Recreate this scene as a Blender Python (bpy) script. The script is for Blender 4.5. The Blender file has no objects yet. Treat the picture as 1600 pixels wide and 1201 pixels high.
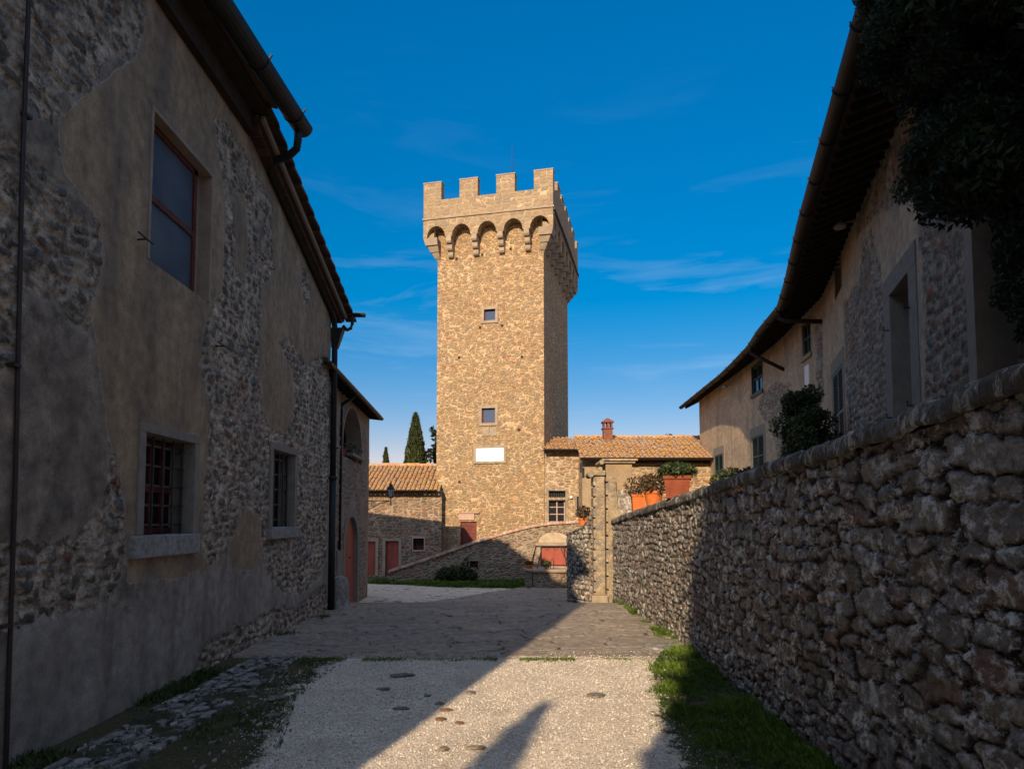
import bpy, math, random
import numpy as np
from mathutils import Vector, Matrix
R = math.radians
scene = bpy.context.scene
C = scene.collection

# ------------------------------------------------------------------ camera, sky, sun, exposure
EYE = 2.1
cam_d = bpy.data.cameras.new("camera"); cam = bpy.data.objects.new("camera", cam_d); C.objects.link(cam)
cam.location = (0, 0, EYE); cam.rotation_euler = (R(90 + 3.5), 0, 0)
cam_d.sensor_width = 36; cam_d.lens = 36 * 1050 / 1600
cam_d.shift_y = 0.0920
cam_d.clip_end = 2000; cam_d.clip_start = 0.05
scene.camera = cam
SX, SY = 0.58, 2.10                       # ground shift of a shadow per metre of height
SUN_EL = math.atan(1 / math.hypot(SX, SY))
sun_d = bpy.data.lights.new("sun", 'SUN'); sun = bpy.data.objects.new("sun", sun_d); C.objects.link(sun)
sun_d.energy = 4.7; sun_d.angle = R(0.5); sun_d.color = (1.0, 0.755, 0.49)
sun.rotation_euler = Vector((-SX, -SY, 1)).to_track_quat('Z', 'Y').to_euler()
sun.location = (-20, -60, 40)
world = bpy.data.worlds.new("World"); scene.world = world; world.use_nodes = True
wn = world.node_tree; wn.nodes.clear()
def wnode(t, **k):
    n = wn.nodes.new(t)
    for a, b in k.items(): setattr(n, a, b)
    return n
sky = wnode('ShaderNodeTexSky', sky_type='NISHITA'); sky.sun_disc = False
sky.sun_elevation = SUN_EL; sky.sun_rotation = math.atan2(-SX, -SY)
sky.air_density = 1.0; sky.dust_density = 0.1; sky.ozone_density = 4.0
hs = wnode('ShaderNodeHueSaturation'); hs.inputs['Saturation'].default_value = 1.42; hs.inputs['Hue'].default_value = 0.495
wn.links.new(sky.outputs[0], hs.inputs['Color'])
tc = wnode('ShaderNodeTexCoord'); mp = wnode('ShaderNodeMapping'); mp.inputs['Scale'].default_value = (1.6, 1.6, 11)
mp.inputs['Location'].default_value = (3.1, 0.4, 1.3); mp.inputs['Rotation'].default_value = (0, R(5), 0)
wn.links.new(tc.outputs['Generated'], mp.inputs[0])
n1 = wnode('ShaderNodeTexNoise'); n1.inputs['Scale'].default_value = 2.2; n1.inputs['Detail'].default_value = 7; n1.inputs['Roughness'].default_value = 0.56; n1.inputs['Distortion'].default_value = 0.7
wn.links.new(mp.outputs[0], n1.inputs['Vector'])
cr = wnode('ShaderNodeValToRGB'); cr.color_ramp.elements[0].position = 0.54; cr.color_ramp.elements[1].position = 0.86
wn.links.new(n1.outputs['Fac'], cr.inputs[0])
sp = wnode('ShaderNodeSeparateXYZ'); wn.links.new(tc.outputs['Generated'], sp.inputs[0])
er = wnode('ShaderNodeValToRGB'); e_ = er.color_ramp.elements
e_[0].position = 0.02; e_[0].color = (.2, .2, .2, 1); e_[1].position = 0.60; e_[1].color = (0, 0, 0, 1)
x_ = e_.new(0.28); x_.color = (1, 1, 1, 1); x_ = e_.new(0.40); x_.color = (.2, .2, .2, 1)
wn.links.new(sp.outputs['Z'], er.inputs[0])
mm = wnode('ShaderNodeMath', operation='MULTIPLY'); wn.links.new(cr.outputs[0], mm.inputs[0]); wn.links.new(er.outputs[0], mm.inputs[1])
m2 = wnode('ShaderNodeMath', operation='MULTIPLY'); m2.inputs[1].default_value = 0.27; wn.links.new(mm.outputs[0], m2.inputs[0])
mx = wnode('ShaderNodeMixRGB'); wn.links.new(m2.outputs[0], mx.inputs['Fac']); wn.links.new(hs.outputs[0], mx.inputs['Color1'])
mx.inputs['Color2'].default_value = (4.6, 5.4, 6.4, 1)
# paler, darker towards the horizon; extra glow added behind and overhead to fill the shade
hr = wnode('ShaderNodeValToRGB'); h_ = hr.color_ramp.elements
h_[0].position = 0.0; h_[0].color = (1.25, .56, .45, 1); h_[1].position = 0.62; h_[1].color = (.60, .98, 1.0, 1)
x_ = h_.new(0.22); x_.color = (1.35, .67, .64, 1)
wn.links.new(sp.outputs['Z'], hr.inputs[0])
ml = wnode('ShaderNodeMixRGB', blend_type='MULTIPLY'); ml.inputs[0].default_value = 1; wn.links.new(hs.outputs[0], ml.inputs[1]); wn.links.new(hr.outputs[0], ml.inputs[2])
wn.links.new(ml.outputs[0], mx.inputs['Color1'])
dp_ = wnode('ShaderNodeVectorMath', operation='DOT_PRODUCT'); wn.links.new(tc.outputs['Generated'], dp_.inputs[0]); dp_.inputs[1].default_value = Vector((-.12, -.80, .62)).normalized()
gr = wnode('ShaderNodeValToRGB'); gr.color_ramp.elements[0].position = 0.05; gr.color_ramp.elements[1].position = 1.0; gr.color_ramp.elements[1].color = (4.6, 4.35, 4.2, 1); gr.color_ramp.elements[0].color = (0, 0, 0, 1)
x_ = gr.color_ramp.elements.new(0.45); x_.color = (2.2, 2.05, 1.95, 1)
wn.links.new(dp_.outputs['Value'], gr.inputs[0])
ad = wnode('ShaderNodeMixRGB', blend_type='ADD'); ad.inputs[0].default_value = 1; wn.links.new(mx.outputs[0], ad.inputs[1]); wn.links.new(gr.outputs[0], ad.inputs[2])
bg = wnode('ShaderNodeBackground'); bg.inputs['Strength'].default_value = 0.112
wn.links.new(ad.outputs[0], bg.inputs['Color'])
wo = wnode('ShaderNodeOutputWorld'); wn.links.new(bg.outputs[0], wo.inputs[0])
scene.view_settings.view_transform = 'Standard'; scene.view_settings.look = 'None'
scene.view_settings.exposure = 0.55; scene.view_settings.gamma = 1
scene.render.engine = 'CYCLES'

# ------------------------------------------------------------------ numpy helpers
def hsh(a, b=0, s=0.0):
    v = np.sin(np.asarray(a, float) * 127.1 + np.asarray(b, float) * 311.7 + s * 74.7 + 1.3) * 43758.5453
    return v - np.floor(v)
def vnoise(U, V, s=0.0):
    iu = np.floor(U); iv = np.floor(V); fu = U - iu; fv = V - iv
    fu = fu * fu * (3 - 2 * fu); fv = fv * fv * (3 - 2 * fv)
    a = hsh(iu, iv, s); b = hsh(iu + 1, iv, s); c = hsh(iu, iv + 1, s); d = hsh(iu + 1, iv + 1, s)
    return (a * (1 - fu) + b * fu) * (1 - fv) + (c * (1 - fu) + d * fu) * fv
def fbm(U, V, scale, s=0.0, octv=4):
    t = 0; amp = 0.5; tot = 0
    for i in range(octv):
        t = t + amp * vnoise(U * scale + i * 17.3, V * scale - i * 9.1, s + i); tot += amp; amp *= 0.5; scale *= 2.03
    return t / tot
def sstep(x, a, b):
    t = np.clip((x - a) / (b - a), 0, 1); return t * t * (3 - 2 * t)
def stones(U, Z, w, h, seed=0.0, warp=0.05, big=0.5):
    """irregular coursed rubble: distance to the stone's edge, a number per stone"""
    U2 = U + warp * (fbm(U, Z, 3.0, seed + 3) - .5) * 2; Z2 = Z + warp * (fbm(U, Z, 2.2, seed + 9) - .5) * 2 + .06 * (fbm(U, Z * 0, .5, seed) - .5)
    U2 = U2 + warp * .45 * (fbm(U, Z, 11, seed + 13, 3) - .5) * 2; Z2 = Z2 + warp * .45 * (fbm(U, Z, 10, seed + 19, 3) - .5) * 2
    row = np.floor(Z2 / h); d1 = np.full(U.shape, 9.0); d2 = np.full(U.shape, 9.0); idn = np.zeros(U.shape)
    for dr in (-1, 0, 1, -2, 2):
        r = row + dr; wr = w * (0.65 + 0.8 * hsh(r, 5, seed)); off = hsh(r, 8, seed)
        col = np.floor(U2 / wr + off)
        for dc in (-2, -1, 0, 1, 2):
            c = col + dc
            j1 = hsh(c, r, seed + 1); j2 = hsh(c, r, seed + 2); sz = hsh(c, r, seed + 4)
            cu = (c - off + .5 + (j1 - .5) * .55) * wr; cz = (r + .5 + (j2 - .5) * .5) * h
            d = (np.abs((U2 - cu) / wr) ** 3.4 + np.abs((Z2 - cz) / h) ** 3.4) ** (1 / 3.4) / (0.75 + big * sz ** 2)
            new = d < d1
            d2 = np.where(new, d1, np.minimum(d2, d)); idn = np.where(new, hsh(c, r, seed + 6), idn); d1 = np.where(new, d, d1)
    return (d2 - d1) * min(w, h) * 0.55, idn
def poly_sd(U, Z, poly):
    """signed distance to a polygon, positive inside"""
    P = np.array(poly, float); n = len(P); best = np.full(U.shape, 1e9); ins = np.zeros(U.shape, bool)
    for i in range(n):
        a = P[i]; b = P[(i + 1) % n]; e = b - a; L = max(e @ e, 1e-9)
        t = np.clip(((U - a[0]) * e[0] + (Z - a[1]) * e[1]) / L, 0, 1)
        best = np.minimum(best, np.hypot(U - a[0] - t * e[0], Z - a[1] - t * e[1]))
        cr_ = ((a[1] > Z) != (b[1] > Z)) & (U < (b[0] - a[0]) * (Z - a[1]) / ((b[1] - a[1]) if b[1] != a[1] else 1e-9) + a[0])
        ins ^= cr_
    return np.where(ins, best, -best)

# ------------------------------------------------------------------ scene-graph helpers
ORG = {}
def _put(o, parent):
    C.objects.link(o)
    if parent is not None: o.parent = parent
def thing(name, label, cat, loc=(0, 0, 0), rotz=0, group=None):
    o = bpy.data.objects.new(name, None); o.empty_display_size = 0.2; _put(o, None)
    o.location = loc; o.rotation_euler = (0, 0, rotz); o['label'] = label; o['category'] = cat
    if group: o['group'] = group
    ORG[o.name] = tuple(loc) if rotz == 0 else (0, 0, 0)
    return o
def tag(o, label, cat, group=None, kind=None):
    o['label'] = label; o['category'] = cat
    if group: o['group'] = group
    if kind: o['kind'] = kind
    return o
def mesh_obj(name, V, F, mat, parent=None, attrs=None, smooth=False, origin=None, kind=None, label=None, mats=None, midx=None):
    V = np.asarray(V, float).reshape(-1, 3)
    if parent is not None: og = ORG[parent.name]
    else: og = origin if origin is not None else (0, 0, 0)
    V = V - np.array(og)
    me = bpy.data.meshes.new(name)
    if isinstance(F, np.ndarray):
        nf, k = F.shape
        me.vertices.add(len(V)); me.vertices.foreach_set('co', V.ravel())
        me.loops.add(nf * k); me.loops.foreach_set('vertex_index', F.ravel().astype(np.int32))
        me.polygons.add(nf); me.polygons.foreach_set('loop_start', (np.arange(nf) * k).astype(np.int32))
        me.update(calc_edges=True)
    else:
        me.from_pydata([tuple(v) for v in V], [], F)
    for k_, v_ in (attrs or {}).items():
        a = me.attributes.new(k_, 'FLOAT', 'POINT'); a.data.foreach_set('value', np.asarray(v_, np.float32).ravel())
    for m_ in (mats or [mat]): me.materials.append(m_)
    if midx is not None: me.polygons.foreach_set('material_index', np.asarray(midx, np.int32))
    if smooth: me.polygons.foreach_set('use_smooth', np.ones(len(me.polygons), bool))
    me.validate(); me.update()
    o = bpy.data.objects.new(name, me); _put(o, parent)
    if parent is None: o.location = og
    ORG[o.name] = og
    if kind: o['kind'] = kind
    if label: o['label'] = label
    return o
class MB:
    def __init__(s): s.v = []; s.f = []; s.r = []; s.cur = 0.5
    def add(s, vs, fs):
        b = len(s.v); s.v += [tuple(v) for v in vs]; s.f += [tuple(i + b for i in f) for f in fs]; s.r += [s.cur] * len(vs); return s
    def box(s, x0, x1, y0, y1, z0, z1):
        return s.add([(x0, y0, z0), (x1, y0, z0), (x1, y1, z0), (x0, y1, z0), (x0, y0, z1), (x1, y0, z1), (x1, y1, z1), (x0, y1, z1)],
                     [(3, 2, 1, 0), (4, 5, 6, 7), (0, 1, 5, 4), (1, 2, 6, 5), (2, 3, 7, 6), (3, 0, 4, 7)])
    def hexa(s, bot, top):
        return s.add(list(bot) + list(top), [(3, 2, 1, 0), (4, 5, 6, 7), (0, 1, 5, 4), (1, 2, 6, 5), (2, 3, 7, 6), (3, 0, 4, 7)])
    def bar(s, a, b, w, h, up=(0, 0, 1)):
        a = Vector(a); b = Vector(b); d = (b - a).normalized(); u = Vector(up); sd = d.cross(u)
        if sd.length < 1e-4: sd = d.cross(Vector((1, 0, 0)))
        sd.normalize(); u = sd.cross(d).normalized(); sd *= w / 2; u *= h / 2
        q = lambda p: [p - sd - u, p + sd - u, p + sd + u, p - sd + u]
        A = q(a); B = q(b)
        return s.add(A + B, [(0, 1, 2, 3), (7, 6, 5, 4), (4, 5, 1, 0), (5, 6, 2, 1), (6, 7, 3, 2), (7, 4, 0, 3)])
    def tube(s, pts, r, n=8, cap=True, rs=None):
        pts = [Vector(p) for p in pts]; k = len(pts); rings = []; up = Vector((0.13, 0.2, 1)).normalized()
        for i, p in enumerate(pts):
            d = (pts[min(i + 1, k - 1)] - pts[max(i - 1, 0)]).normalized()
            a = d.cross(up)
            if a.length < .1: a = d.cross(Vector((1, 0, 0)))
            a.normalize(); b = d.cross(a); rr = rs[i] if rs else r
            rings.append([p + (a * math.cos(2 * math.pi * j / n) + b * math.sin(2 * math.pi * j / n)) * rr for j in range(n)])
        vs = [v for q in rings for v in q]; fs = []
        for i in range(k - 1):
            for j in range(n):
                j2 = (j + 1) % n; fs.append((i * n + j, i * n + j2, (i + 1) * n + j2, (i + 1) * n + j))
        if cap: fs += [tuple(range(n - 1, -1, -1)), tuple((k - 1) * n + j for j in range(n))]
        return s.add(vs, fs)
    def lathe(s, c, prof, n=20, a0=0, a1=2 * math.pi, sy=1.0):
        full = abs(a1 - a0 - 2 * math.pi) < 1e-6; m = n if full else n + 1; vs = []; fs = []
        for (r, z) in prof:
            for j in range(m):
                a = a0 + (a1 - a0) * j / n; vs.append((c[0] + r * math.cos(a), c[1] + sy * r * math.sin(a), c[2] + z))
        for i in range(len(prof) - 1):
            for j in range(n):
                j2 = (j + 1) % m; fs.append((i * m + j, i * m + j2, (i + 1) * m + j2, (i + 1) * m + j))
        if full: fs += [tuple(range(m - 1, -1, -1)), tuple((len(prof) - 1) * m + j for j in range(m))]
        return s.add(vs, fs)
    def build(s, name, mat, parent=None, smooth=False, origin=None, kind=None, label=None, bevel=0, seg=2):
        o = mesh_obj(name, s.v, s.f, mat, parent, {'rnd': s.r}, smooth, origin, kind, label)
        if bevel:
            b = o.modifiers.new('bevel', 'BEVEL'); b.width = bevel; b.segments = seg; b.limit_method = 'ANGLE'; b.angle_limit = R(40)
        return o
def grid_faces(nu, nv):
    i = np.arange(nu - 1)[:, None] * nv + np.arange(nv - 1)[None, :]
    return np.stack([i, i + nv, i + nv + 1, i + 1], -1).reshape(-1, 4)
class Path:
    def __init__(s, pts):
        s.p = np.array(pts, float); s.c = np.concatenate([[0], np.cumsum(np.hypot(*np.diff(s.p, axis=0).T))]); s.L = s.c[-1]
    def xy(s, u):
        u = np.asarray(u, float); X = np.interp(u, s.c, s.p[:, 0]); Y = np.interp(u, s.c, s.p[:, 1])
        lo = np.minimum(u, 0); hi = np.maximum(u - s.L, 0)
        d0 = (s.p[1] - s.p[0]) / np.hypot(*(s.p[1] - s.p[0])); d1 = (s.p[-1] - s.p[-2]) / np.hypot(*(s.p[-1] - s.p[-2]))
        return X + lo * d0[0] + hi * d1[0], Y + lo * d0[1] + hi * d1[1]
    def t(s, u):
        a = s.xy(np.asarray(u) - .35); b = s.xy(np.asarray(u) + .35); dx = b[0] - a[0]; dy = b[1] - a[1]; L = np.hypot(dx, dy); return dx / L, dy / L
    def at(s, u, d=0.0, z=0.0):                      # d metres outwards (towards the street)
        x, y = s.xy(u); tx, ty = s.t(u); return (float(x + ty * d), float(y - tx * d), float(z))
def gridline(a, b, step, cuts=()):
    n = max(2, int(round((b - a) / step)) + 1); g = list(np.linspace(a, b, n))
    for c in cuts:
        if a < c < b: g[int(np.argmin([abs(x - c) for x in g]))] = c
    return np.array(sorted(set(g)))
def wall_grid(name, path, us, zs, mat, parent, disp=None, attrs=None, top=None, holes=(), hole_fn=None, bottom=None, smooth=True, label=None, kind=None):
    U, Z = np.meshgrid(us, zs, indexing='ij')
    if top is not None: Z = np.minimum(Z, top(U))
    if bottom is not None: Z = np.maximum(Z, bottom(U))
    D = disp(U, Z) if disp is not None else np.zeros(U.shape)
    X, Y = path.xy(U); tx, ty = path.t(U)
    V = np.stack([X + ty * D, Y - tx * D, Z], -1).reshape(-1, 3)
    F = grid_faces(len(us), len(zs)); uf = U.ravel()[F].mean(1); zf = Z.ravel()[F].mean(1); keep = np.ones(len(F), bool)
    for (u0, u1, z0, z1) in holes: keep &= ~((uf > u0) & (uf < u1) & (zf > z0) & (zf < z1))
    if hole_fn is not None: keep &= ~hole_fn(uf, zf)
    zz = Z.ravel()[F]; keep &= (zz.max(1) - zz.min(1)) > 1e-4
    at = {k: v(U, Z).ravel() for k, v in (attrs or {}).items()}
    return mesh_obj(name, V, F[keep], mat, parent, at, smooth, kind=kind, label=label)

# ------------------------------------------------------------------ materials
class NT:
    def __init__(s, name, rough=0.9, spec=0.2):
        s.m = bpy.data.materials.new(name); s.m.use_nodes = True; s.t = s.m.node_tree; s.b = s.t.nodes['Principled BSDF']
        s.b.inputs['Roughness'].default_value = rough; s.b.inputs['Specular IOR Level'].default_value = spec
    def n(s, t, **k):
        x = s.t.nodes.new(t)
        for a, b in k.items(): setattr(x, a, b)
        return x
    def ln(s, a, b): s.t.links.new(a, b)
    def co(s, scale=(1, 1, 1), attr=None):
        t = s.n('ShaderNodeTexCoord'); m = s.n('ShaderNodeMapping'); m.inputs['Scale'].default_value = scale
        s.ln(t.outputs['Object'], m.inputs[0]); return m.outputs[0]
    def noise(s, scale, detail=4, rough=.55, dist=0, vec=None, vscale=(1, 1, 1)):
        x = s.n('ShaderNodeTexNoise'); x.inputs['Scale'].default_value = scale; x.inputs['Detail'].default_value = detail
        x.inputs['Roughness'].default_value = rough; x.inputs['Distortion'].default_value = dist
        s.ln(vec if vec is not None else s.co(vscale), x.inputs['Vector']); return x.outputs['Fac']
    def ramp(s, f, stops, interp='LINEAR'):
        x = s.n('ShaderNodeValToRGB'); x.color_ramp.interpolation = interp; e = x.color_ramp.elements
        for i, (p, c) in enumerate(stops):
            c = (c, c, c) if isinstance(c, (int, float)) else c
            if i < 2: e[i].position = p; e[i].color = (*c, 1)
            else: q = e.new(p); q.color = (*c, 1)
        s.ln(f, x.inputs[0]); return x.outputs[0]
    def mix(s, f, a, b, mode='MIX'):
        x = s.n('ShaderNodeMixRGB', blend_type=mode)
        for i, v in ((0, f), (1, a), (2, b)):
            if hasattr(v, 'is_linked'): s.ln(v, x.inputs[i])
            else: x.inputs[i].default_value = v if i == 0 else ((*v, 1) if len(v) == 3 else v)
        return x.outputs[0]
    def math(s, op, a, b=None, c=None):
        x = s.n('ShaderNodeMath', operation=op)
        for i, v in enumerate((a, b, c)):
            if v is None: continue
            if hasattr(v, 'is_linked'): s.ln(v, x.inputs[i])
            else: x.inputs[i].default_value = v
        return x.outputs[0]
    def attr(s, name): x = s.n('ShaderNodeAttribute', attribute_name=name); return x.outputs['Fac']
    def vor(s, vec, feature='F1', scale=1, rand=1):
        x = s.n('ShaderNodeTexVoronoi', feature=feature); x.inputs['Scale'].default_value = scale; x.inputs['Randomness'].default_value = rand
        s.ln(vec, x.inputs['Vector']); return x
    def warp(s, scale, amt, vscale=(1, 1, 1)):
        t = s.n('ShaderNodeTexCoord'); no = s.n('ShaderNodeTexNoise'); no.inputs['Scale'].default_value = scale; no.inputs['Detail'].default_value = 3
        s.ln(t.outputs['Object'], no.inputs['Vector'])
        sb = s.n('ShaderNodeVectorMath', operation='SUBTRACT'); s.ln(no.outputs['Color'], sb.inputs[0]); sb.inputs[1].default_value = (.5, .5, .5)
        sc = s.n('ShaderNodeVectorMath', operation='SCALE'); s.ln(sb.outputs[0], sc.inputs[0]); sc.inputs['Scale'].default_value = amt
        ad = s.n('ShaderNodeVectorMath', operation='ADD'); s.ln(t.outputs['Object'], ad.inputs[0]); s.ln(sc.outputs[0], ad.inputs[1])
        m = s.n('ShaderNodeMapping'); m.inputs['Scale'].default_value = vscale; s.ln(ad.outputs[0], m.inputs[0]); return m.outputs[0]
    def bump(s, h, dist, strength=1.0, prev=None):
        x = s.n('ShaderNodeBump'); x.inputs['Distance'].default_value = dist; x.inputs['Strength'].default_value = strength; s.ln(h, x.inputs['Height'])
        if prev is not None: s.ln(prev, x.inputs['Normal'])
        return x.outputs[0]
    def out(s, col, normal=None):
        if hasattr(col, 'is_linked'): s.ln(col, s.b.inputs['Base Color'])
        else: s.b.inputs['Base Color'].default_value = (*col, 1)
        if normal is not None: s.ln(normal, s.b.inputs['Normal'])
        return s.m

def M_rubble(name, scale, stops, mortar, mw=.06, zsq=1.7, dist=.03, grey=.0, rand=.9, mvar=None):
    """rubble masonry from flattened cells with light joints"""
    k = NT(name); v = k.warp(3.5, .10, (scale, scale, scale * zsq))
    f = k.vor(v, 'F1', 1, rand); g_ = k.vor(v, 'F2', 1, rand)
    for q_ in (f, g_): q_.distance = 'MINKOWSKI'; q_.inputs['Exponent'].default_value = 3.2
    ed = k.math('MULTIPLY', k.math('SUBTRACT', g_.outputs['Distance'], f.outputs['Distance']), .62)
    sx = k.n('ShaderNodeSeparateColor'); k.ln(f.outputs['Color'], sx.inputs[0])
    col = k.ramp(sx.outputs[0], stops)
    big = k.noise(.55, 5, .6); fine = k.noise(22, 6, .7)
    col = k.mix(k.ramp(fine, [(.3, .0), (.75, .45)]), col, (.06, .05, .04), 'MIX')
    col = k.mix(.5, col, k.ramp(k.noise(6, 5, .6), [(.3, .45), (.7, 1.0)]), 'MULTIPLY')
    ew = k.math('ADD', ed, k.math('MULTIPLY', k.math('SUBTRACT', k.noise(14, 5, .65), .5), mw * 2.4))
    mor = k.ramp(ew, [(mw * .55, 1.0), (mw * 1.5, 0.0)])
    mc = k.mix(k.ramp(big, [(.38, .0), (.62, 1.0)]), mortar, mvar or tuple(c * .72 for c in mortar))
    mc = k.mix(.55, mc, k.ramp(fine, [(.2, .5), (.8, 1.1)]), 'MULTIPLY')
    col = k.mix(mor, col, mc)
    h = k.math('ADD', k.ramp(ew, [(0, 0.0), (mw * 2.6, 1.0)]), k.math('MULTIPLY', fine, .5))
    return k.out(col, k.bump(h, dist))
def M_plain(name, col, var=.25, scale=8, rough=.9, bump=.004, spec=.2, metal=0, col2=None, streak=(1, 1, 1)):
    k = NT(name, rough, spec); k.b.inputs['Metallic'].default_value = metal
    n = k.noise(scale, 6, .65, 0, None, streak); n2 = k.noise(scale * 7, 4, .6)
    c2 = col2 or tuple(c * (1 - var * 1.6) for c in col)
    c = k.mix(k.ramp(n, [(.32, 0.0), (.68, 1.0)]), col, c2)
    c = k.mix(.5, c, k.ramp(n2, [(.2, 1 - var), (.8, 1 + var * .5)]), 'MULTIPLY')
    return k.out(c, k.bump(k.math('ADD', n2, n), bump))
def M_relief(name, stops, mortar, plast, plast2, stain, lichen=0.0, mw=.016, g=1.0, gm=1.0, gp=1.0, rag=.05, ragp=.32, basez=None, bs=.010, streak=(1, 1, 1), lc=(.62, .62, .60), smear=0, zone=False):
    """wall whose stones and render are modelled; 'edge','rnd','pl' come with the mesh"""
    q_ = lambda c, f: tuple(v * f for v in c)
    stops = [(a, q_(c, g)) for a, c in stops]; mortar = q_(mortar, gm); plast = q_(plast, gp); plast2 = q_(plast2, gp); stain = q_(stain, gp)
    k = NT(name); e = k.attr('edge'); r = k.attr('rnd'); p = k.attr('pl')
    fine = k.noise(34, 6, .7); mid = k.noise(7, 6, .65); big = k.noise(1.1, 6, .62)
    col = k.ramp(r, stops, 'LINEAR')
    col = k.mix(.75, col, k.ramp(mid, [(.3, .45), (.72, 1.25)]), 'MULTIPLY')
    col = k.mix(.6, col, k.ramp(fine, [(.3, .4), (.7, 1.3)]), 'MULTIPLY')
    mor = k.ramp(k.math('ADD', e, k.math('MULTIPLY', k.math('SUBTRACT', k.noise(8, 7, .74), .5), rag)), [(mw * .5, 1.0), (mw * 1.7, 0.0)])
    if smear:
        sm = k.ramp(k.noise(2.4, 9, .74, .2), [(.50 - smear, 0.0), (.56 - smear, 1.0)])
        mor = k.math('MAXIMUM', mor, sm)
    mc = k.mix(k.ramp(big, [(.4, 0.0), (.6, 1.0)]), mortar, tuple(c * .7 for c in mortar))
    mc = k.mix(.8, mc, k.ramp(fine, [(.25, .4), (.7, 1.2)]), 'MULTIPLY')
    mc = k.mix(.9, mc, k.ramp(k.noise(5, 8, .75), [(.36, .38), (.62, 1.3)]), 'MULTIPLY')
    col = k.mix(mor, col, mc)
    if lichen:
        l1 = k.ramp(k.noise(9, 9, .80, .05, None, streak), [(.50, 0.0), (.58, 1.0)])
        l1 = k.math('MULTIPLY', l1, k.ramp(k.noise(2.2, 3, .6), [(.36, 0.15), (.56, .8)]))
        col = k.mix(k.math('MULTIPLY', l1, lichen), col, lc)
    # render (plaster)
    str_ = k.noise(2.2, 6, .65, .3, None, (1, 1, .22))
    pc = k.mix(k.ramp(big, [(.36, 0.0), (.64, 1.0)]), plast, plast2)
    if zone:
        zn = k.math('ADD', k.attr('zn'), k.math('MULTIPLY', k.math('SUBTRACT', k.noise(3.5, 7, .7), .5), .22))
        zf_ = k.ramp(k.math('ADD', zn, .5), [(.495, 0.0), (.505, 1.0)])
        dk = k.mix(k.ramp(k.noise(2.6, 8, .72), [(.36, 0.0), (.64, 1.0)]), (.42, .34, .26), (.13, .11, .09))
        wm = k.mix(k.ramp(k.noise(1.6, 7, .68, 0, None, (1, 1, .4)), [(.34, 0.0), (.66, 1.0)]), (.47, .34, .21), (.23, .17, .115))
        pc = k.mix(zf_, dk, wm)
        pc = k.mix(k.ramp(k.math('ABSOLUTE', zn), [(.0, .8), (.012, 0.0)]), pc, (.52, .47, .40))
    if basez is not None:
        tcz = k.n('ShaderNodeTexCoord'); sz = k.n('ShaderNodeSeparateXYZ'); k.ln(tcz.outputs['Object'], sz.inputs[0])
        zz_ = k.math('ADD', sz.outputs['Z'], k.math('MULTIPLY', k.math('SUBTRACT', k.noise(1.3, 6, .7), .5), 1.6))
        bz = k.ramp(k.math('MULTIPLY', zz_, .2), [(basez * .2 - .012, 1.0), (basez * .2 + .012, 0.0)])
        pc = k.mix(bz, pc, k.mix(k.ramp(big, [(.36, 0.0), (.64, 1.0)]), (.43, .385, .33), (.31, .275, .235)))
    pc = k.mix(k.ramp(str_, [(.50, 0.0), (.68, .75)]), pc, stain)
    pc = k.mix(k.ramp(k.noise(60, 5, .7), [(.30, .5), (.62, 0.0)]), pc, tuple(c * .42 for c in stain))
    pc = k.mix(.85, pc, k.ramp(mid, [(.3, .58), (.7, 1.2)]), 'MULTIPLY')
    pc = k.mix(k.ramp(k.noise(110, 3, .6), [(.66, 0.0), (.72, .4)]), pc, (.34, .32, .29))
    pp = k.math('ADD', p, k.math('MULTIPLY', k.math('SUBTRACT', k.noise(5.5, 9, .76), .5), ragp))
    pf = k.ramp(k.math('ADD', pp, .5), [(.497, 0.0), (.503, 1.0)])
    rim = k.ramp(k.math('ADD', pp, .5), [(.485, 0.0), (.50, 1.0), ]) ; 
    rimb = k.ramp(k.math('ADD', pp, .5), [(.50, 1.0), (.535, 0.0)])
    pc = k.mix(k.math('MULTIPLY', rimb, .45), pc, (.40, .37, .32))
    col = k.mix(pf, col, pc)
    hs_ = k.math('MULTIPLY', k.math('ADD', k.ramp(e, [(0, 0.0), (mw * 2.6, 1.0)]), k.math('ADD', k.math('MULTIPLY', mid, 1.2), k.math('MULTIPLY', fine, .8))), bs)
    hp_ = k.math('MULTIPLY', k.math('ADD', k.math('MULTIPLY', mid, .6), k.math('MULTIPLY', fine, .5)), .004)
    hh = k.n('ShaderNodeMix'); hh.data_type = 'FLOAT'; k.ln(pf, hh.inputs[0]); k.ln(hs_, hh.inputs[2]); k.ln(k.math('ADD', hp_, .03), hh.inputs[3])
    return k.out(col, k.bump(hh.outputs[0], 1.0, 1.0))
def M_attr(name, stops, var=.4, bump=.004, scale=25, rough=.85, lichen=None):
    k = NT(name, rough); r = k.attr('rnd'); c = k.ramp(r, stops)
    c = k.mix(.7, c, k.ramp(k.noise(scale, 6, .7), [(.3, 1 - var), (.7, 1 + var)]), 'MULTIPLY')
    if lichen:
        for i, (lc, sc, lo) in enumerate(lichen):
            c = k.mix(k.ramp(k.noise(sc, 7, .75, .4), [(lo, 0.0), (lo + .06, .85)]), c, lc)
    return k.out(c, k.bump(k.noise(scale * 2, 5, .6), bump))
def M_leaf(name, stops, trans=.25):
    k = NT(name, .6, .3); c = k.ramp(k.attr('rnd'), stops)
    k.b.inputs['Subsurface Weight'].default_value = 0
    tr = k.n('ShaderNodeBsdfTranslucent'); k.ln(c, tr.inputs['Color']); ms = k.n('ShaderNodeMixShader'); ms.inputs[0].default_value = trans
    k.ln(c, k.b.inputs['Base Color']); k.ln(k.b.outputs[0], ms.inputs[1]); k.ln(tr.outputs[0], ms.inputs[2])
    k.ln(ms.outputs[0], k.t.nodes['Material Output'].inputs[0]); return k.m

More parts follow.
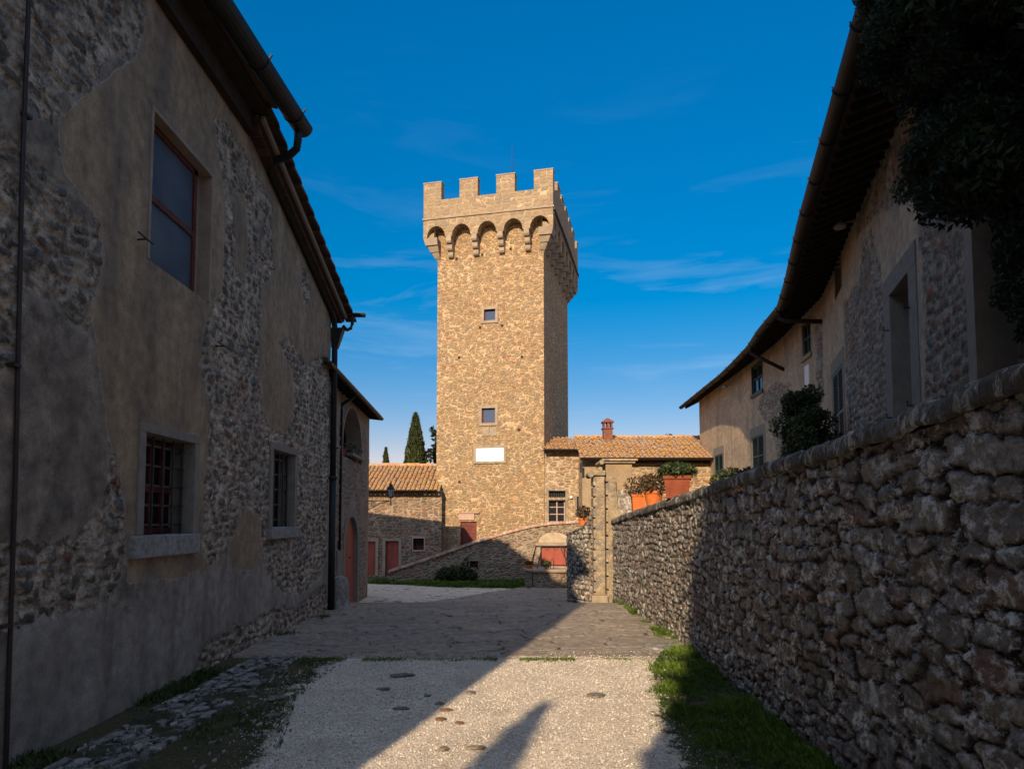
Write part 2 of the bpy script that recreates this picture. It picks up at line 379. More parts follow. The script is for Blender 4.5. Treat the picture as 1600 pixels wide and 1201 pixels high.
TOWER_ST = [(0, (.35, .245, .125)), (.3, (.43, .30, .155)), (.55, (.29, .21, .12)), (.72, (.44, .315, .165)), (.86, (.29, .24, .17)), (.97, (.35, .18, .095))]
m_tower = M_rubble('tower_rubble', 4.3, TOWER_ST, (.60, .45, .28), .050, 2.0, .030, mvar=(.52, .34, .19))
m_tower2 = M_rubble('crown_ashlar', 2.7, [(0, (.36, .27, .165)), (.5, (.45, .335, .20)), (.8, (.32, .255, .175)), (1, (.40, .27, .17))], (.56, .44, .29), .035, 2.2, .02, rand=.6)
m_corbel = M_plain('corbel_stone', (.37, .30, .215), .35, 3.0, bump=.02, col2=(.24, .20, .15))
m_wing = M_rubble('wing_rubble', 3.0, [(0, (.36, .25, .14)), (.5, (.43, .31, .18)), (.8, (.28, .20, .12)), (1, (.34, .16, .09))], (.56, .44, .30), .07, 2.6, .03)
m_barn = M_rubble('barn_rubble', 3.6, [(0, (.27, .19, .12)), (.4, (.36, .25, .155)), (.7, (.19, .15, .115)), (1, (.34, .15, .09))], (.40, .32, .235), .075, 2.0, .04)
m_ramp = M_rubble('ramp_rubble', 4.2, [(0, (.27, .195, .125)), (.5, (.36, .26, .17)), (.75, (.21, .175, .14)), (1, (.36, .16, .10))], (.40, .33, .25), .08, 2.3, .04)
m_rubble2 = M_rubble('loggia_rubble', 3.8, [(0, (.22, .15, .10)), (.5, (.29, .19, .12)), (.8, (.17, .135, .10)), (1, (.30, .13, .08))], (.27, .215, .165), .10, 1.8, .03)
m_house = M_relief('house_facade', [(0, (.125, .105, .075)), (.2, (.20, .16, .11)), (.42, (.13, .125, .11)), (.6, (.24, .20, .15)), (.78, (.165, .145, .12)), (.88, (.26, .11, .07)), (.95, (.15, .16, .165))],
                   (.30, .245, .185), (.255, .190, .125), (.165, .130, .095), (.105, .085, .065), .22, .016, .90, 2.15, 1.80, .16, .45, 1.35, .034, smear=.005, zone=True)
m_villa = M_relief('villa_facade', [(0, (.15, .115, .08)), (.3, (.23, .175, .12)), (.55, (.14, .125, .11)), (.72, (.26, .17, .11)), (.86, (.33, .14, .09)), (.95, (.17, .18, .18))],
                   (.33, .275, .215), (.43, .32, .215), (.32, .25, .18), (.21, .17, .135), .25, .020, 1.1, 1.45, 1.45, .14, .85, None, .022, smear=-.01)
m_parapet = M_relief('parapet_stone', [(0, (.17, .14, .11)), (.25, (.25, .21, .165)), (.5, (.19, .18, .165)), (.7, (.28, .25, .21)), (.86, (.22, .145, .11)), (.95, (.23, .22, .21))],
                     (.20, .135, .10), (.3, .25, .2), (.3, .25, .2), (.2, .18, .15), 1.0, .010, 1.12, .26, 1, .04, .3, None, .040, smear=-.10, lc=(.74, .74, .70))
m_coping = M_relief('coping_stone', [(0, (.13, .12, .10)), (1, (.20, .18, .15))], (.12, .10, .08), (.16, .14, .115), (.11, .10, .08), (.07, .065, .05), 1.0, .006, .60, .5, 1, .02, .3, None, .03, (1, 1, .3), (.55, .54, .50))
m_paving = M_relief('paving_slab', [(0, (.21, .175, .14)), (.4, (.25, .21, .165)), (.7, (.19, .165, .14)), (1, (.27, .22, .165))], (.075, .065, .045), (.2, .18, .15), (.2, .18, .15), (.15, .13, .1), .25, .010, 1.40, .6, 1, .035, bs=.014)
m_cobble = M_relief('cobble_strip', [(0, (.16, .15, .135)), (.5, (.30, .29, .27)), (1, (.20, .185, .165))], (.045, .042, .032), (.055, .055, .030), (.075, .065, .045), (.04, .04, .025), .6, .022, 1.0, .8, 1, .16, .5, None, .015)
m_quoin = M_plain('grey_dressed_stone', (.27, .245, .205), .3, 7, bump=.01, col2=(.19, .175, .15))
m_sill = M_plain('lichened_sill', (.20, .185, .165), .4, 14, bump=.012, col2=(.40, .40, .39))
m_pier = M_attr('sandstone_pier', [(0, (.27, .215, .145)), (1, (.33, .255, .165))], .6, .03, 5, .9, lichen=[((.17, .155, .135), 4, .48), ((.50, .48, .44), 11, .58)])
m_grim = M_relief('lichened_render', [(0, (.2, .17, .15)), (1, (.25, .2, .17))], (.3, .27, .24), (.3, .25, .2), (.3, .25, .2), (.2, .18, .15), .9, .01)
m_tile = M_attr('terracotta_roof_tile', [(0, (.34, .17, .10)), (.3, (.42, .24, .15)), (.55, (.30, .235, .19)), (.8, (.45, .20, .09)), (1, (.36, .30, .25))], .35, .006, 18,
                lichen=[((.52, .27, .045), 3.0, .46), ((.38, .35, .29), 6.5, .51), ((.09, .07, .05), 9, .57)])
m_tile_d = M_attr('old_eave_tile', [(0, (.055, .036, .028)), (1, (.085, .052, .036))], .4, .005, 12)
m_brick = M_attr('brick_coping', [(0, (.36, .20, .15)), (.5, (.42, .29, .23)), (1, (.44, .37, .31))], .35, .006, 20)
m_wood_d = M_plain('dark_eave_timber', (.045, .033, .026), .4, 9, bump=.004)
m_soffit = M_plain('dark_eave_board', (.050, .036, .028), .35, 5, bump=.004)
m_gutter = M_plain('aged_copper_gutter', (.022, .028, .028), .25, 4, .6, .001, .3, .2)
m_gutter_b = M_plain('brown_copper_gutter', (.026, .021, .018), .25, 4, .6, .001, .3, .2)
m_iron = M_plain('black_iron', (.018, .018, .02), .2, 20, .55, .001, .5)
m_rust = M_plain('rusty_cable', (.045, .028, .024), .3, 20, .6, .001, .4)
m_red = M_plain('faded_red_paint', (.36, .085, .055), .22, 4, .65, .003, .35, streak=(1, 1, .25))
m_redd = M_plain('dark_red_paint', (.17, .035, .025), .3, 5, .6, .003, .35)
m_redf = M_plain('weathered_red_frame', (.16, .045, .03), .35, 9, .7, .002)
m_glass = M_plain('dim_window_glass', (.020, .024, .030), .1, 2, .08, 0, .6)
def _mg():
    k = NT('sky_mirroring_glass', .04, 1.0); k.b.inputs['Base Color'].default_value = (.10, .12, .15, 1); k.b.inputs['Metallic'].default_value = .75; return k.m
m_glassr = _mg()
m_dark = M_plain('unlit_interior', (.012, .011, .010), .1, 3)  # near-black colour on flat sheets imitates the shade of rooms behind
m_white = M_plain('white_marble', (.80, .78, .74), .04, 2, .6, .001)
m_shut = M_plain('green_shutter_paint', (.022, .062, .062), .25, 8, .5, .001, .4)
m_terra = M_plain('bright_terracotta', (.62, .17, .045), .15, 8, .75, .002)
m_terrad = M_plain('brown_terracotta', (.27, .075, .04), .2, 8, .8, .002)
m_soil = M_plain('pot_soil', (.05, .035, .025), .3, 30)
m_trunk = M_plain('bark', (.09, .065, .045), .35, 12, bump=.02)
m_render_l = M_plain('loggia_render', (.34, .28, .225), .3, 3, bump=.008, col2=(.25, .20, .15))
m_ochre = M_plain('ochre_render', (.36, .265, .16), .4, 2.5, bump=.012, col2=(.25, .195, .135))  # mottled ochre render, same tone wherever it is used
m_holes = M_plain('putlog_shadow_stone', (.05, .035, .025), .3, 9)
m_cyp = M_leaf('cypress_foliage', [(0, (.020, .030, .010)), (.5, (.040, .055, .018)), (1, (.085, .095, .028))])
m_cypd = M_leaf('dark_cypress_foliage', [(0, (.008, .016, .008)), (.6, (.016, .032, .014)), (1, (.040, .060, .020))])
m_bush = M_leaf('shrub_foliage', [(0, (.016, .026, .009)), (.6, (.042, .060, .020)), (1, (.095, .115, .035))])
m_grass = M_leaf('grass_blade', [(0, (.04, .075, .012)), (.5, (.085, .155, .018)), (.85, (.15, .225, .03)), (1, (.26, .24, .08))], .35)
m_bush2 = M_leaf('weed_leaf', [(0, (.03, .055, .015)), (.6, (.05, .09, .02)), (1, (.09, .14, .035))])
m_moss = M_leaf('moss_blade', [(0, (.03, .045, .012)), (.6, (.055, .085, .018)), (1, (.10, .12, .04))], .2)
m_pot_g = M_leaf('pot_plant_leaf', [(0, (.018, .035, .012)), (.6, (.035, .06, .02)), (1, (.10, .11, .05))])
m_pot_r = M_leaf('dry_pot_plant_leaf', [(0, (.05, .03, .02)), (.6, (.11, .06, .04)), (1, (.16, .13, .05))])

# ------------------------------------------------------------------ ground, road, paving
def gz(Y): return -0.5 * sstep(np.asarray(Y, float), 16, 22)
GND = 'structure'
us = np.concatenate([np.linspace(-300, -12, 12), np.linspace(-10, 12, 45), np.linspace(14, 300, 12)])
vs_ = np.concatenate([np.linspace(-120, -5, 8), np.linspace(-4, 34, 77), np.linspace(38, 500, 14)])
Xg, Yg = np.meshgrid(us, vs_, indexing='ij')
Zg = gz(Yg) - .05 + .02 * (fbm(Xg, Yg, .8, 4) - .5) - 4.0 * sstep(Yg, 50, 140)
k = NT('earth_and_turf'); m_earth = k.out(k.mix(k.ramp(k.noise(2.5, 6, .65), [(.4, 0.0), (.6, 1.0)]), (.10, .085, .055), (.06, .075, .03)), k.bump(k.noise(30, 5, .7), .01))
mesh_obj('ground', np.stack([Xg, Yg, Zg], -1).reshape(-1, 3), grid_faces(len(us), len(vs_)), m_earth, smooth=True, kind=GND)

def left_edge(Y): return np.interp(Y, [4, 5.8, 8.2, 10, 12], [-2.0, -2.15, -2.72, -2.65, -2.6])
def right_edge(Y): return np.interp(Y, [4, 5.8, 7.1, 9.0, 9.9, 11], [1.35, 1.45, 1.55, 1.85, 2.1, 2.35])
def m_gravel_make():
    k = NT('crushed_limestone_gravel', .95)
    v = k.warp(60, .006, (72, 72, 72)); f = k.vor(v, 'F1'); sx = k.n('ShaderNodeSeparateColor'); k.ln(f.outputs['Color'], sx.inputs[0])
    f2 = k.vor(k.co((30, 30, 30)), 'F1'); sx2 = k.n('ShaderNodeSeparateColor'); k.ln(f2.outputs['Color'], sx2.inputs[0])
    c = k.ramp(sx.outputs[0], [(0, (.40, .33, .245)), (.25, (.62, .53, .42)), (.6, (.76, .665, .535)), (.9, (.86, .78, .66)), (1, (.48, .35, .24))])
    c = k.mix(k.ramp(sx2.outputs[1], [(.86, 0.0), (.92, .7)]), c, (.86, .82, .75))
    c = k.mix(.85, c, k.ramp(k.noise(1.3, 5, .65), [(.32, .82), (.66, 1.10)]), 'MULTIPLY')
    c = k.mix(.6, c, k.ramp(f.outputs['Distance'], [(.25, 1.12), (.85, .45)]), 'MULTIPLY')
    c = k.mix(k.ramp(k.noise(2.1, 8, .72), [(.55, 0.0), (.68, .55)]), c, (.34, .29, .23))
    ms = k.attr('pl'); mk = k.math('ADD', ms, k.math('MULTIPLY', k.math('SUBTRACT', k.noise(3.2, 8, .75), .5), .95))
    mf = k.ramp(k.math('ADD', mk, .5), [(.46, 0.0), (.56, 1.0)])
    mossc = k.mix(k.ramp(k.noise(9, 6, .7), [(.4, 0.0), (.6, 1.0)]), (.050, .055, .020), (.085, .070, .042))
    mossc = k.mix(k.ramp(k.noise(45, 4, .7), [(.60, 0.0), (.68, .6)]), mossc, (.34, .32, .28))
    c = k.mix(mf, c, mossc)
    return k.out(c, k.bump(k.math('SUBTRACT', 1.0, f.outputs['Distance']), .009))
m_gravel = m_gravel_make()
us = np.linspace(-4.35, 2.95, 190); vs_ = np.concatenate([np.linspace(-14, 3.5, 20), np.linspace(3.6, 10.34, 240)])
Xg, Yg = np.meshgrid(us, vs_, indexing='ij')
Zg = .012 + .035 * (fbm(Xg, Yg, .9, 2) - .5) + .012 * (fbm(Xg, Yg, 6, 5) - .5)
PL = np.maximum(left_edge(Yg) - Xg, Xg - right_edge(Yg))
mesh_obj('gravel_road', np.stack([Xg, Yg, Zg], -1).reshape(-1, 3), grid_faces(len(us), len(vs_)), m_gravel, attrs={'pl': np.clip(PL, -2, 1)}, smooth=True, kind=GND)
us = np.linspace(-9, 3.0, 60); vs_ = np.linspace(18.8, 31, 70); Xg, Yg = np.meshgrid(us, vs_, indexing='ij')
PL = np.maximum(Yg - np.interp(Xg, [-9, -5, -3, 0.4, 1.5], [28.1, 27.7, 26.6, 25.9, 25.2]), -0.02 - .06 * sstep(Yg, 21, 23))
mesh_obj('courtyard_gravel', np.stack([Xg, Yg, gz(Yg) - .012 + .02 * (fbm(Xg, Yg, 1.2, 8) - .5)], -1).reshape(-1, 3), grid_faces(len(us), len(vs_)), m_gravel, attrs={'pl': np.clip(PL, -.6, 1)}, smooth=True, kind=GND)

def slab_ground(name, x0, x1, y0, y1, step, w, h, seed, mat, zoff, amp, warp=.07, ang=0.0, edgefn=None, amp2=.02):
    us = np.arange(x0, x1, step); vs_ = np.arange(y0, y1, step * 1.25); X, Y = np.meshgrid(us, vs_, indexing='ij')
    c, s_ = math.cos(ang), math.sin(ang); A = X * c + Y * s_; B = -X * s_ + Y * c
    e, r = stones(A, B, w, h, seed, warp, .35)
    Z = gz(Y) + zoff + sstep(e, 0, .02) * amp * (.6 + .8 * r) + (fbm(X, Y, 1.1, seed) - .5) * amp2 + (fbm(X, Y, 9, seed + 1) - .5) * .012
    PLg = np.full(X.shape, -1.) if name != 'cobble_channel' else np.clip((fbm(X, Y, 2.1, 5) - .64) * 1.6, -.5, .5)
    if edgefn is not None: Z = np.where(edgefn(X, Y), Z, gz(Y) - .045)
    return mesh_obj(name, np.stack([X, Y, Z], -1).reshape(-1, 3), grid_faces(len(us), len(vs_)), mat, attrs={'edge': e, 'rnd': r, 'pl': PLg}, smooth=True, kind=GND)
slab_ground('paving', -4.7, 2.95, 10.26, 20.3, .032, .82, .50, 21, m_paving, .010, .026, .12, .22, lambda X, Y: Y > 10.31 + .22 * (fbm(X, Y * 0, 1.5, 3) - .5))
slab_ground('courtyard_paving', -4.4, 3.2, 20.3, 26.6, .05, .75, .42, 33, m_paving, .012, .022, .05, -.1, lambda X, Y: X > -3.2 + .62 * (Y - 20.3) + .35 * (fbm(X * 0, Y, 1.5, 2) - .5) )
slab_ground('cobble_channel', -4.0, -3.12, 3.6, 11.0, .016, .34, .15, 44, m_cobble, .010, .028, .05, 1.45,
            lambda X, Y: (X > -3.93 + .12 * (fbm(X * 0, Y, 1.8, 2) - .5)) & (X < -3.2 + .12 * (fbm(X * 0, Y, 1.3, 7) - .5)), .03)

# ------------------------------------------------------------------ masonry wall helper attributes
def stone_attrs(w, h, seed, warp, plfn, depth=.03, plth=.022, big=.5, rough=.014):
    cache = {}
    def get(U, Z):
        key = U.shape
        if key not in cache: cache[key] = stones(U, Z, w, h, seed, warp, big)
        return cache[key]
    def disp(U, Z):
        e, r = get(U, Z); p = plfn(U, Z)
        st = sstep(e, -.004, .026) * depth * (.55 + .9 * r) + (fbm(U, Z, 11, seed + 2) - .5) * rough * 2
        k_ = sstep(p, -.02, .05)
        return st * (1 - k_) + (plth + depth * .7 + (fbm(U, Z, 1.6, seed + 5) - .5) * .02) * k_
    return disp, {'edge': lambda U, Z: get(U, Z)[0], 'rnd': lambda U, Z: get(U, Z)[1], 'pl': lambda U, Z: np.clip(plfn(U, Z), -.6, .6)}

def frame_box(path, u0, u1, z0, z1, fw, proud, depth, name, mat, parent, top=True, bottom=False, lint=None, label=None):
    """stone surround with its reveals"""
    m = MB(); lint = lint or fw
    def slab(ua, ub, za, zb, d0, d1):
        P = [path.at(ua, d0, za), path.at(ub, d0, za), path.at(ub, d1, za), path.at(ua, d1, za)]
        Q = [(p[0], p[1], zb) for p in P]; m.hexa(P, Q)
    slab(u0 - fw, u0, z0, z1, -depth, proud); slab(u1, u1 + fw, z0, z1, -depth, proud)
    if top: slab(u0 - fw - .002, u1 + fw + .002, z1, z1 + lint, -depth, proud + .003)
    if bottom: slab(u0 - fw - .04, u1 + fw + .04, z0 - .12, z0, -depth, proud + .04)
    return m.build(name, mat, parent, bevel=.006, label=label)
def pslab(m, path, ua, ub, za, zb, d0, d1):
    P = [path.at(ua, d0, za), path.at(ub, d0, za), path.at(ub, d1, za), path.at(ua, d1, za)]
    m.hexa(P, [(p[0], p[1], zb) for p in P]); return m

# ================================================================== 1. stone house on the left
H1 = Path([(-4.3, 5.0), (-4.3, 15.6)])                       # u = Y - 5
house = thing('stone_house', 'large two storey stone house with flaking plaster filling the left side', 'house', (-4.3, 5.0, 0))
Y5 = lambda L: [(y - 5, z) for y, z in L]
S1 = Y5([(4.5, 6.55), (5.2, 9.6), (7.33, 9.6), (7.48, 7.79), (7.28, 7.31), (6.72, 6.87), (6.68, 6.6), (6.17, 6.16), (6.14, 5.89), (6.02, 5.75), (5.77, 5.78), (5.65, 5.79), (5.43, 5.71), (4.5, 5.55)])
S2 = Y5([(4.5, 5.2), (5.45, 5.41), (5.68, 5.34), (6.18, 5.26), (6.47, 5.08), (6.77, 5.18), (6.85, 4.78), (6.67, 4.31), (6.69, 3.98), (6.34, 4.01), (6.2, 4.15), (5.75, 4.12), (5.71, 3.49), (5.58, 3.35), (4.5, 3.26)])
S3 = Y5([(7.13, 2.86), (7.41, 2.18), (7.45, 1.62), (7.29, 1.29), (6.91, 1.2), (6.17, 1.24), (5.86, 1.15), (5.32, 1.16), (4.5, 1.1), (4.5, 1.91), (6.57, 1.9), (6.95, 2.18), (7.1, 2.45)])
S4 = Y5([(9.33, 7.86), (9.8, 8.08), (10.68, 7.93), (11.56, 7.77), (11.82, 6.6), (11.29, 6.12), (11.17, 5.25), (11.23, 4.39), (11.55, 3.84), (11.81, 3.68), (12.64, 3.7), (13.09, 4.26), (12.92, 5.0), (12.12, 5.32), (12.71, 5.56), (13.93, 5.28), (14.6, 5.75), (15.8, 5.85), (15.8, 1.44), (15.01, 0.85), (13.8, 0.63), (12.65, 0.75), (11.81, 1.12), (11.56, 1.68), (11.3, 2.23), (10.63, 2.32), (10.34, 1.92), (10.08, 1.62), (9.56, 1.47), (9.29, 1.72), (9.34, 2.92), (9.47, 3.66), (9.06, 4.21), (9.29, 4.9), (9.73, 5.51), (9.77, 6.7)])
P4a = Y5([(10.02, 7.12), (10.45, 7.33), (10.65, 6.58), (10.53, 5.98), (10.14, 5.91)])
S5 = Y5([(13.3, 7.3), (13.81, 7.3), (14.03, 6.75), (13.6, 6.5), (13.24, 6.9)])
S6 = Y5([(9.3, .25), (9.62, .42), (10.27, .40), (10.38, .51), (11.0, .38), (11.7, .50), (12.66, .48), (13.41, .34), (14.23, .50), (15.42, .65), (15.8, .6), (15.8, -.4), (9.18, -.2)])
S7 = Y5([(8.9, 1.28), (9.7, 1.34), (9.8, 1.12), (9.0, 1.05)])
def pl_house(U, Z):
    s = np.full(U.shape, -9.0)
    for q in (S1, S2, S3, S5, S6): s = np.maximum(s, poly_sd(U, Z, q))
    s4 = np.minimum(poly_sd(U, Z, S4), -poly_sd(U, Z, P4a)); s = np.maximum(s, s4)
    return -s + .05 * (fbm(U, Z, 4, 12) - .5)
holes1 = [(2.71, 4.25, 5.15, 6.95), (2.76, 3.97, 1.92, 3.12), (6.93, 8.13, 1.97, 3.36)]
top1 = lambda U: np.where(U < 5.35, 8.72, 8.50 - .285 * (U - 5.35) * 1.0)
disp1, at1 = stone_attrs(.28, .13, 1, .095, pl_house, .026, .016, .75, .020)
zc = [z for h in holes1 for z in h[2:]]; uc = [u for h in holes1 for u in h[:2]]
ufine = []
u = -.05
while u < 10.58: ufine.append(u); u += .018 + .0016 * u
for c in uc: ufine[int(np.argmin([abs(x - c) for x in ufine]))] = c
ufine = np.array(ufine + [10.6])
def zline(a, b, st, cuts):
    g = list(np.arange(a, b, st)) + [b]
    for c in cuts: g[int(np.argmin([abs(x - c) for x in g]))] = c
    return np.array(g)
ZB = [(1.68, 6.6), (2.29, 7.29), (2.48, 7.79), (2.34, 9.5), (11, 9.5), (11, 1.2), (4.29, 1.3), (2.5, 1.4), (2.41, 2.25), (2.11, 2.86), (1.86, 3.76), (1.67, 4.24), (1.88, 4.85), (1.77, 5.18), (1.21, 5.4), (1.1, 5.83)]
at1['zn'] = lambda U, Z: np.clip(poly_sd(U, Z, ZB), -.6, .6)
wall_grid('wall', H1, ufine, zline(-.1, 8.75, .026, zc), m_house, house, disp1, at1, top1, holes1)
b = MB(); b.box(-10.5, -4.62, -5.3, 10.35, -.2, 8.6); b.box(-10.5, -4.62, 10.35, 15.58, -.2, 6.9)
b.box(-10.5, -4.31, -5.3, 2.0, 8.6, 10.6); b.box(-4.62, -4.33, -5.3, 4.97, -.2, 8.6); b.box(-4.62, -4.31, 15.50, 15.595, -.2, 6.9)  # upper box is an unseen storey added to widen the cast shadow
b.hexa([(-10.5, 10.35, 6.9), (-4.31, 10.35, 6.9), (-4.31, 15.59, 6.9), (-10.5, 15.59, 6.9)], [(-10.5, 10.35, 8.44), (-4.31, 10.35, 8.44), (-4.31, 15.59, 6.97), (-10.5, 15.59, 6.97)])
b.build('rear_walls', m_render_l, house)
# main roof and boarded eave; the raised unseen roof is added for its shadow
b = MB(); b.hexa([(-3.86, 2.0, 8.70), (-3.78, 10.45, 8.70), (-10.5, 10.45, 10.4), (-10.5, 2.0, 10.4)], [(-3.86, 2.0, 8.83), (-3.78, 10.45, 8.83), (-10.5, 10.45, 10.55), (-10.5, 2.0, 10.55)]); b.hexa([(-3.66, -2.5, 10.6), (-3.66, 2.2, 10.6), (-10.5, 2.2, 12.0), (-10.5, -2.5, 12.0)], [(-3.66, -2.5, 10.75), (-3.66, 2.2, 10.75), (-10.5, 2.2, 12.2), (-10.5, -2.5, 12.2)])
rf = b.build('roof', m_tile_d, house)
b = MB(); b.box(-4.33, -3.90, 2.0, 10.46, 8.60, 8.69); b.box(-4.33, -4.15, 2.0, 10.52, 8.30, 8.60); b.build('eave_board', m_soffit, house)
# verge of the lower roof: brick course, pale fillet and overlapping tiles
zr = lambda y: 8.50 - .285 * (y - 10.35)
b = MB(); b.hexa([(-4.4, 10.42, zr(10.42) - .02), (-4.02, 10.42, zr(10.42) - .02), (-4.02, 15.9, zr(15.9) - .02), (-4.4, 15.9, zr(15.9) - .02)], [(-4.4, 10.42, zr(10.42) + .09), (-4.02, 10.42, zr(10.42) + .09), (-4.02, 15.9, zr(15.9) + .09), (-4.4, 15.9, zr(15.9) + .09)])
for i in range(30):
    y = 10.45 + i * .182; b.cur = random.Random(i).random(); b.hexa([(-4.3, y, zr(y) - .11), (-4.08, y, zr(y) - .11), (-4.08, y + .165, zr(y + .165) - .11), (-4.3, y + .165, zr(y + .165) - .11)], [(-4.3, y, zr(y) - .022), (-4.08, y, zr(y) - .022), (-4.08, y + .165, zr(y + .165) - .022), (-4.3, y + .165, zr(y + .165) - .022)])
b.build('verge_brick_course', m_tile_d, house)
b = MB(); b.bar((-4.0, 10.42, zr(10.42) + .05), (-4.0, 15.92, zr(15.92) + .05), .05, .10); b.build('verge_fillet', m_render_l, house)
lr = MB()
for i in range(15):
    y = 10.3 + i * .40; y2 = y + .46
    za = zr(y) + .10; zb = zr(y2) + .25
    for (xa, xb) in ((-4.1, -3.84), (-4.42, -4.14), (-4.7, -4.42)):
        lr.cur = random.Random(i * 3.3 + xa).random()
        lr.hexa([(xa, y, za), (xb, y, za), (xb, y2, zb - .06), (xa, y2, zb - .06)], [(xa + .03, y, za + .10), (xb - .02, y, za + .10), (xb - .02, y2, zb + .03), (xa + .03, y2, zb + .03)])
lr.hexa([(-10.5, 10.3, zr(10.3) + .1), (-4.4, 10.3, zr(10.3) + .1), (-4.4, 16.2, zr(16.2) + .1), (-10.5, 16.2, zr(16.2) + .1)], [(-10.5, 10.3, zr(10.3) + .2), (-4.4, 10.3, zr(10.3) + .2), (-4.4, 16.2, zr(16.2) + .2), (-10.5, 16.2, zr(16.2) + .2)])
lr.build('lower_roof', m_tile_d, house)
# gutter, spout and the pipe that follows the verge
def half_gutter(m, pts, r, n=9, th=.012):
    pts = [Vector(p) for p in pts]; rings = []
    for i, p in enumerate(pts):
        d = (pts[min(i + 1, len(pts) - 1)] - pts[max(i - 1, 0)]).normalized(); a = d.cross(Vector((0, 0, 1))).normalized(); up = Vector((0, 0, 1))
        ring = [p + a * math.cos(math.pi * j / n) * r - up * math.sin(math.pi * j / n) * r for j in range(n + 1)]
        ring += [p + a * math.cos(math.pi * j / n) * (r - th) - up * math.sin(math.pi * j / n) * (r - th) for j in range(n, -1, -1)]
        rings.append(ring)
    k_ = 2 * n + 2; vs = [v for q in rings for v in q]; fs = []
    for i in range(len(rings) - 1):
        for j in range(k_): j2 = (j + 1) % k_; fs.append((i * k_ + j, i * k_ + j2, (i + 1) * k_ + j2, (i + 1) * k_ + j))
    fs += [tuple(range(n + 1)), tuple((len(rings) - 1) * k_ + j for j in range(n, -1, -1))]
    m.add(vs, fs)
b = MB(); half_gutter(b, [(-3.78, 2.0, 8.80), (-3.78, 8.2, 8.80), (-3.58, 11.15, 8.80)], .165)
g = b.build('gutter', m_gutter, house, smooth=False)
for y in (6.2, 7.8, 9.4, 10.7):
    x0 = -3.78 + max(0, (y - 8.2) * .068); b = MB(); b.bar((x0 + .165, y, 8.80), (x0 + .20, y, 8.86), .03, .02)
    b.tube([(x0 + .172 * math.cos(a), y, 8.80 - .172 * math.sin(a)) for a in [i * math.pi / 8 for i in range(9)]], .008, 5); b.build('gutter_bracket', m_gutter, g)
pp = MB(); pp.tube([(-3.61, 10.95, 8.72), (-3.61, 10.97, 8.50), (-3.64, 11.0, 8.36), (-3.80, 11.08, 8.27), (-4.0, 11.14, 8.25), (-4.17, 11.2, 8.22), (-4.21, 11.35, 8.14), (-4.21, 13.4, 7.54), (-4.21, 15.35, 6.96), (-4.20, 15.58, 6.82), (-4.19, 15.66, 6.6), (-4.19, 15.66, 6.2)], .066, 10)
pp.tube([(-4.19, 15.66, 6.25), (-4.19, 15.66, 6.1), (-4.19, 15.68, 3.1)], .07, 10); pp.tube([(-4.19, 15.68, 3.12), (-4.19, 15.68, 3.04)], .10, 10); pp.tube([(-4.19, 15.68, 3.1), (-4.19, 15.70, -.02)], .078, 10)
pp.build('downpipe', m_gutter, house, smooth=True)
b = MB(); b.hexa([(-4.26, 15.6, 6.15), (-4.12, 15.6, 6.15), (-4.12, 15.76, 6.15), (-4.26, 15.76, 6.15)], [(-4.27, 15.58, 6.62), (-3.98, 15.58, 6.62), (-3.98, 15.80, 6.62), (-4.27, 15.80, 6.62)])
b.tube([(-4.02, 15.72, 6.70), (-3.94, 15.8, 6.62), (-3.86, 15.85, 6.68), (-3.84, 15.9, 6.80), (-3.84, 15.92, 6.98)], .042, 8)
half_gutter(b, [(-8.0, 15.98, 7.07), (-3.55, 15.98, 7.07)], .085); b.build('gutter', m_gutter, house, bevel=0)
b = MB(); b.tube([(-4.235, 5.60, 8.7), (-4.235, 5.64, 5.0), (-4.235, 5.72, 2.5), (-4.235, 5.76, -.02)], .020, 8)
for z in (1.2, 3.4, 5.6, 7.6): b.box(-4.30, -4.21, 5.62, 5.70, z, z + .03)
b.build('cable_pipe', m_rust, house)
for (y, z, l) in ((7.45, 5.28, .3), (9.55, 4.60, .38)): b = MB(); b.tube([(-4.32, y + .02, z), (-4.14, y, z)], .011, 6); b.tube([(-4.15, y - l * .55, z + .01), (-4.15, y + l * .45, z)], .011, 6); b.build('iron_hook', m_iron, house)
# windows
def grille(m, path, u0, u1, z0, z1, nh, nv, d, r=.010):
    for i in range(nh):
        z = z0 + (z1 - z0) * (i + .5) / nh; pslab(m, path, u0 - .0, u1, z - r, z + r, d - r, d + r)
        m.lathe(path.at(u1 - .03, d, z - .022), [(.004, 0), (.022, .008), (.024, .022), (.022, .036), (.004, .044)], 8)
    for i in range(nv):
        u = u0 + (u1 - u0) * (i + .7) / nv; m.tube([path.at(u, d + .02, z0), path.at(u, d + .02, z1)], r, 6)
w = frame_box(H1, 2.76, 3.97, 1.92, 3.12, .13, .060, .30, 'window', m_quoin, house, lint=.11)
m = MB(); grille(m, H1, 2.76, 3.97, 1.92, 3.12, 5, 5, -.10, .012); m.build('grille', m_iron, w)
m = MB(); pslab(m, H1, 2.50, 4.07, 1.66, 1.92, -.3, .115); m.build('sill', m_sill, w, bevel=.015)
m = MB()
for i in range(4): ua = 2.77 + i * .30; pslab(m, H1, ua + (.0 if i % 2 else .01), ua + .09, 1.93, 3.11, -.27, -.235)
for z in (1.93, 2.45, 3.03): pslab(m, H1, 2.78, 3.96, z, z + .07, -.268, -.237)
m.build('sash', m_redf, w)
m = MB(); pslab(m, H1, 2.76, 3.97, 1.92, 3.12, -.30, -.28); m.build('pane', m_dark, w)
w = frame_box(H1, 6.93, 8.13, 1.97, 3.36, .14, .060, .30, 'window', m_quoin, house, lint=.13)
m = MB(); grille(m, H1, 6.93, 8.13, 1.97, 3.36, 5, 5, -.10, .013); m.build('grille', m_iron, w)
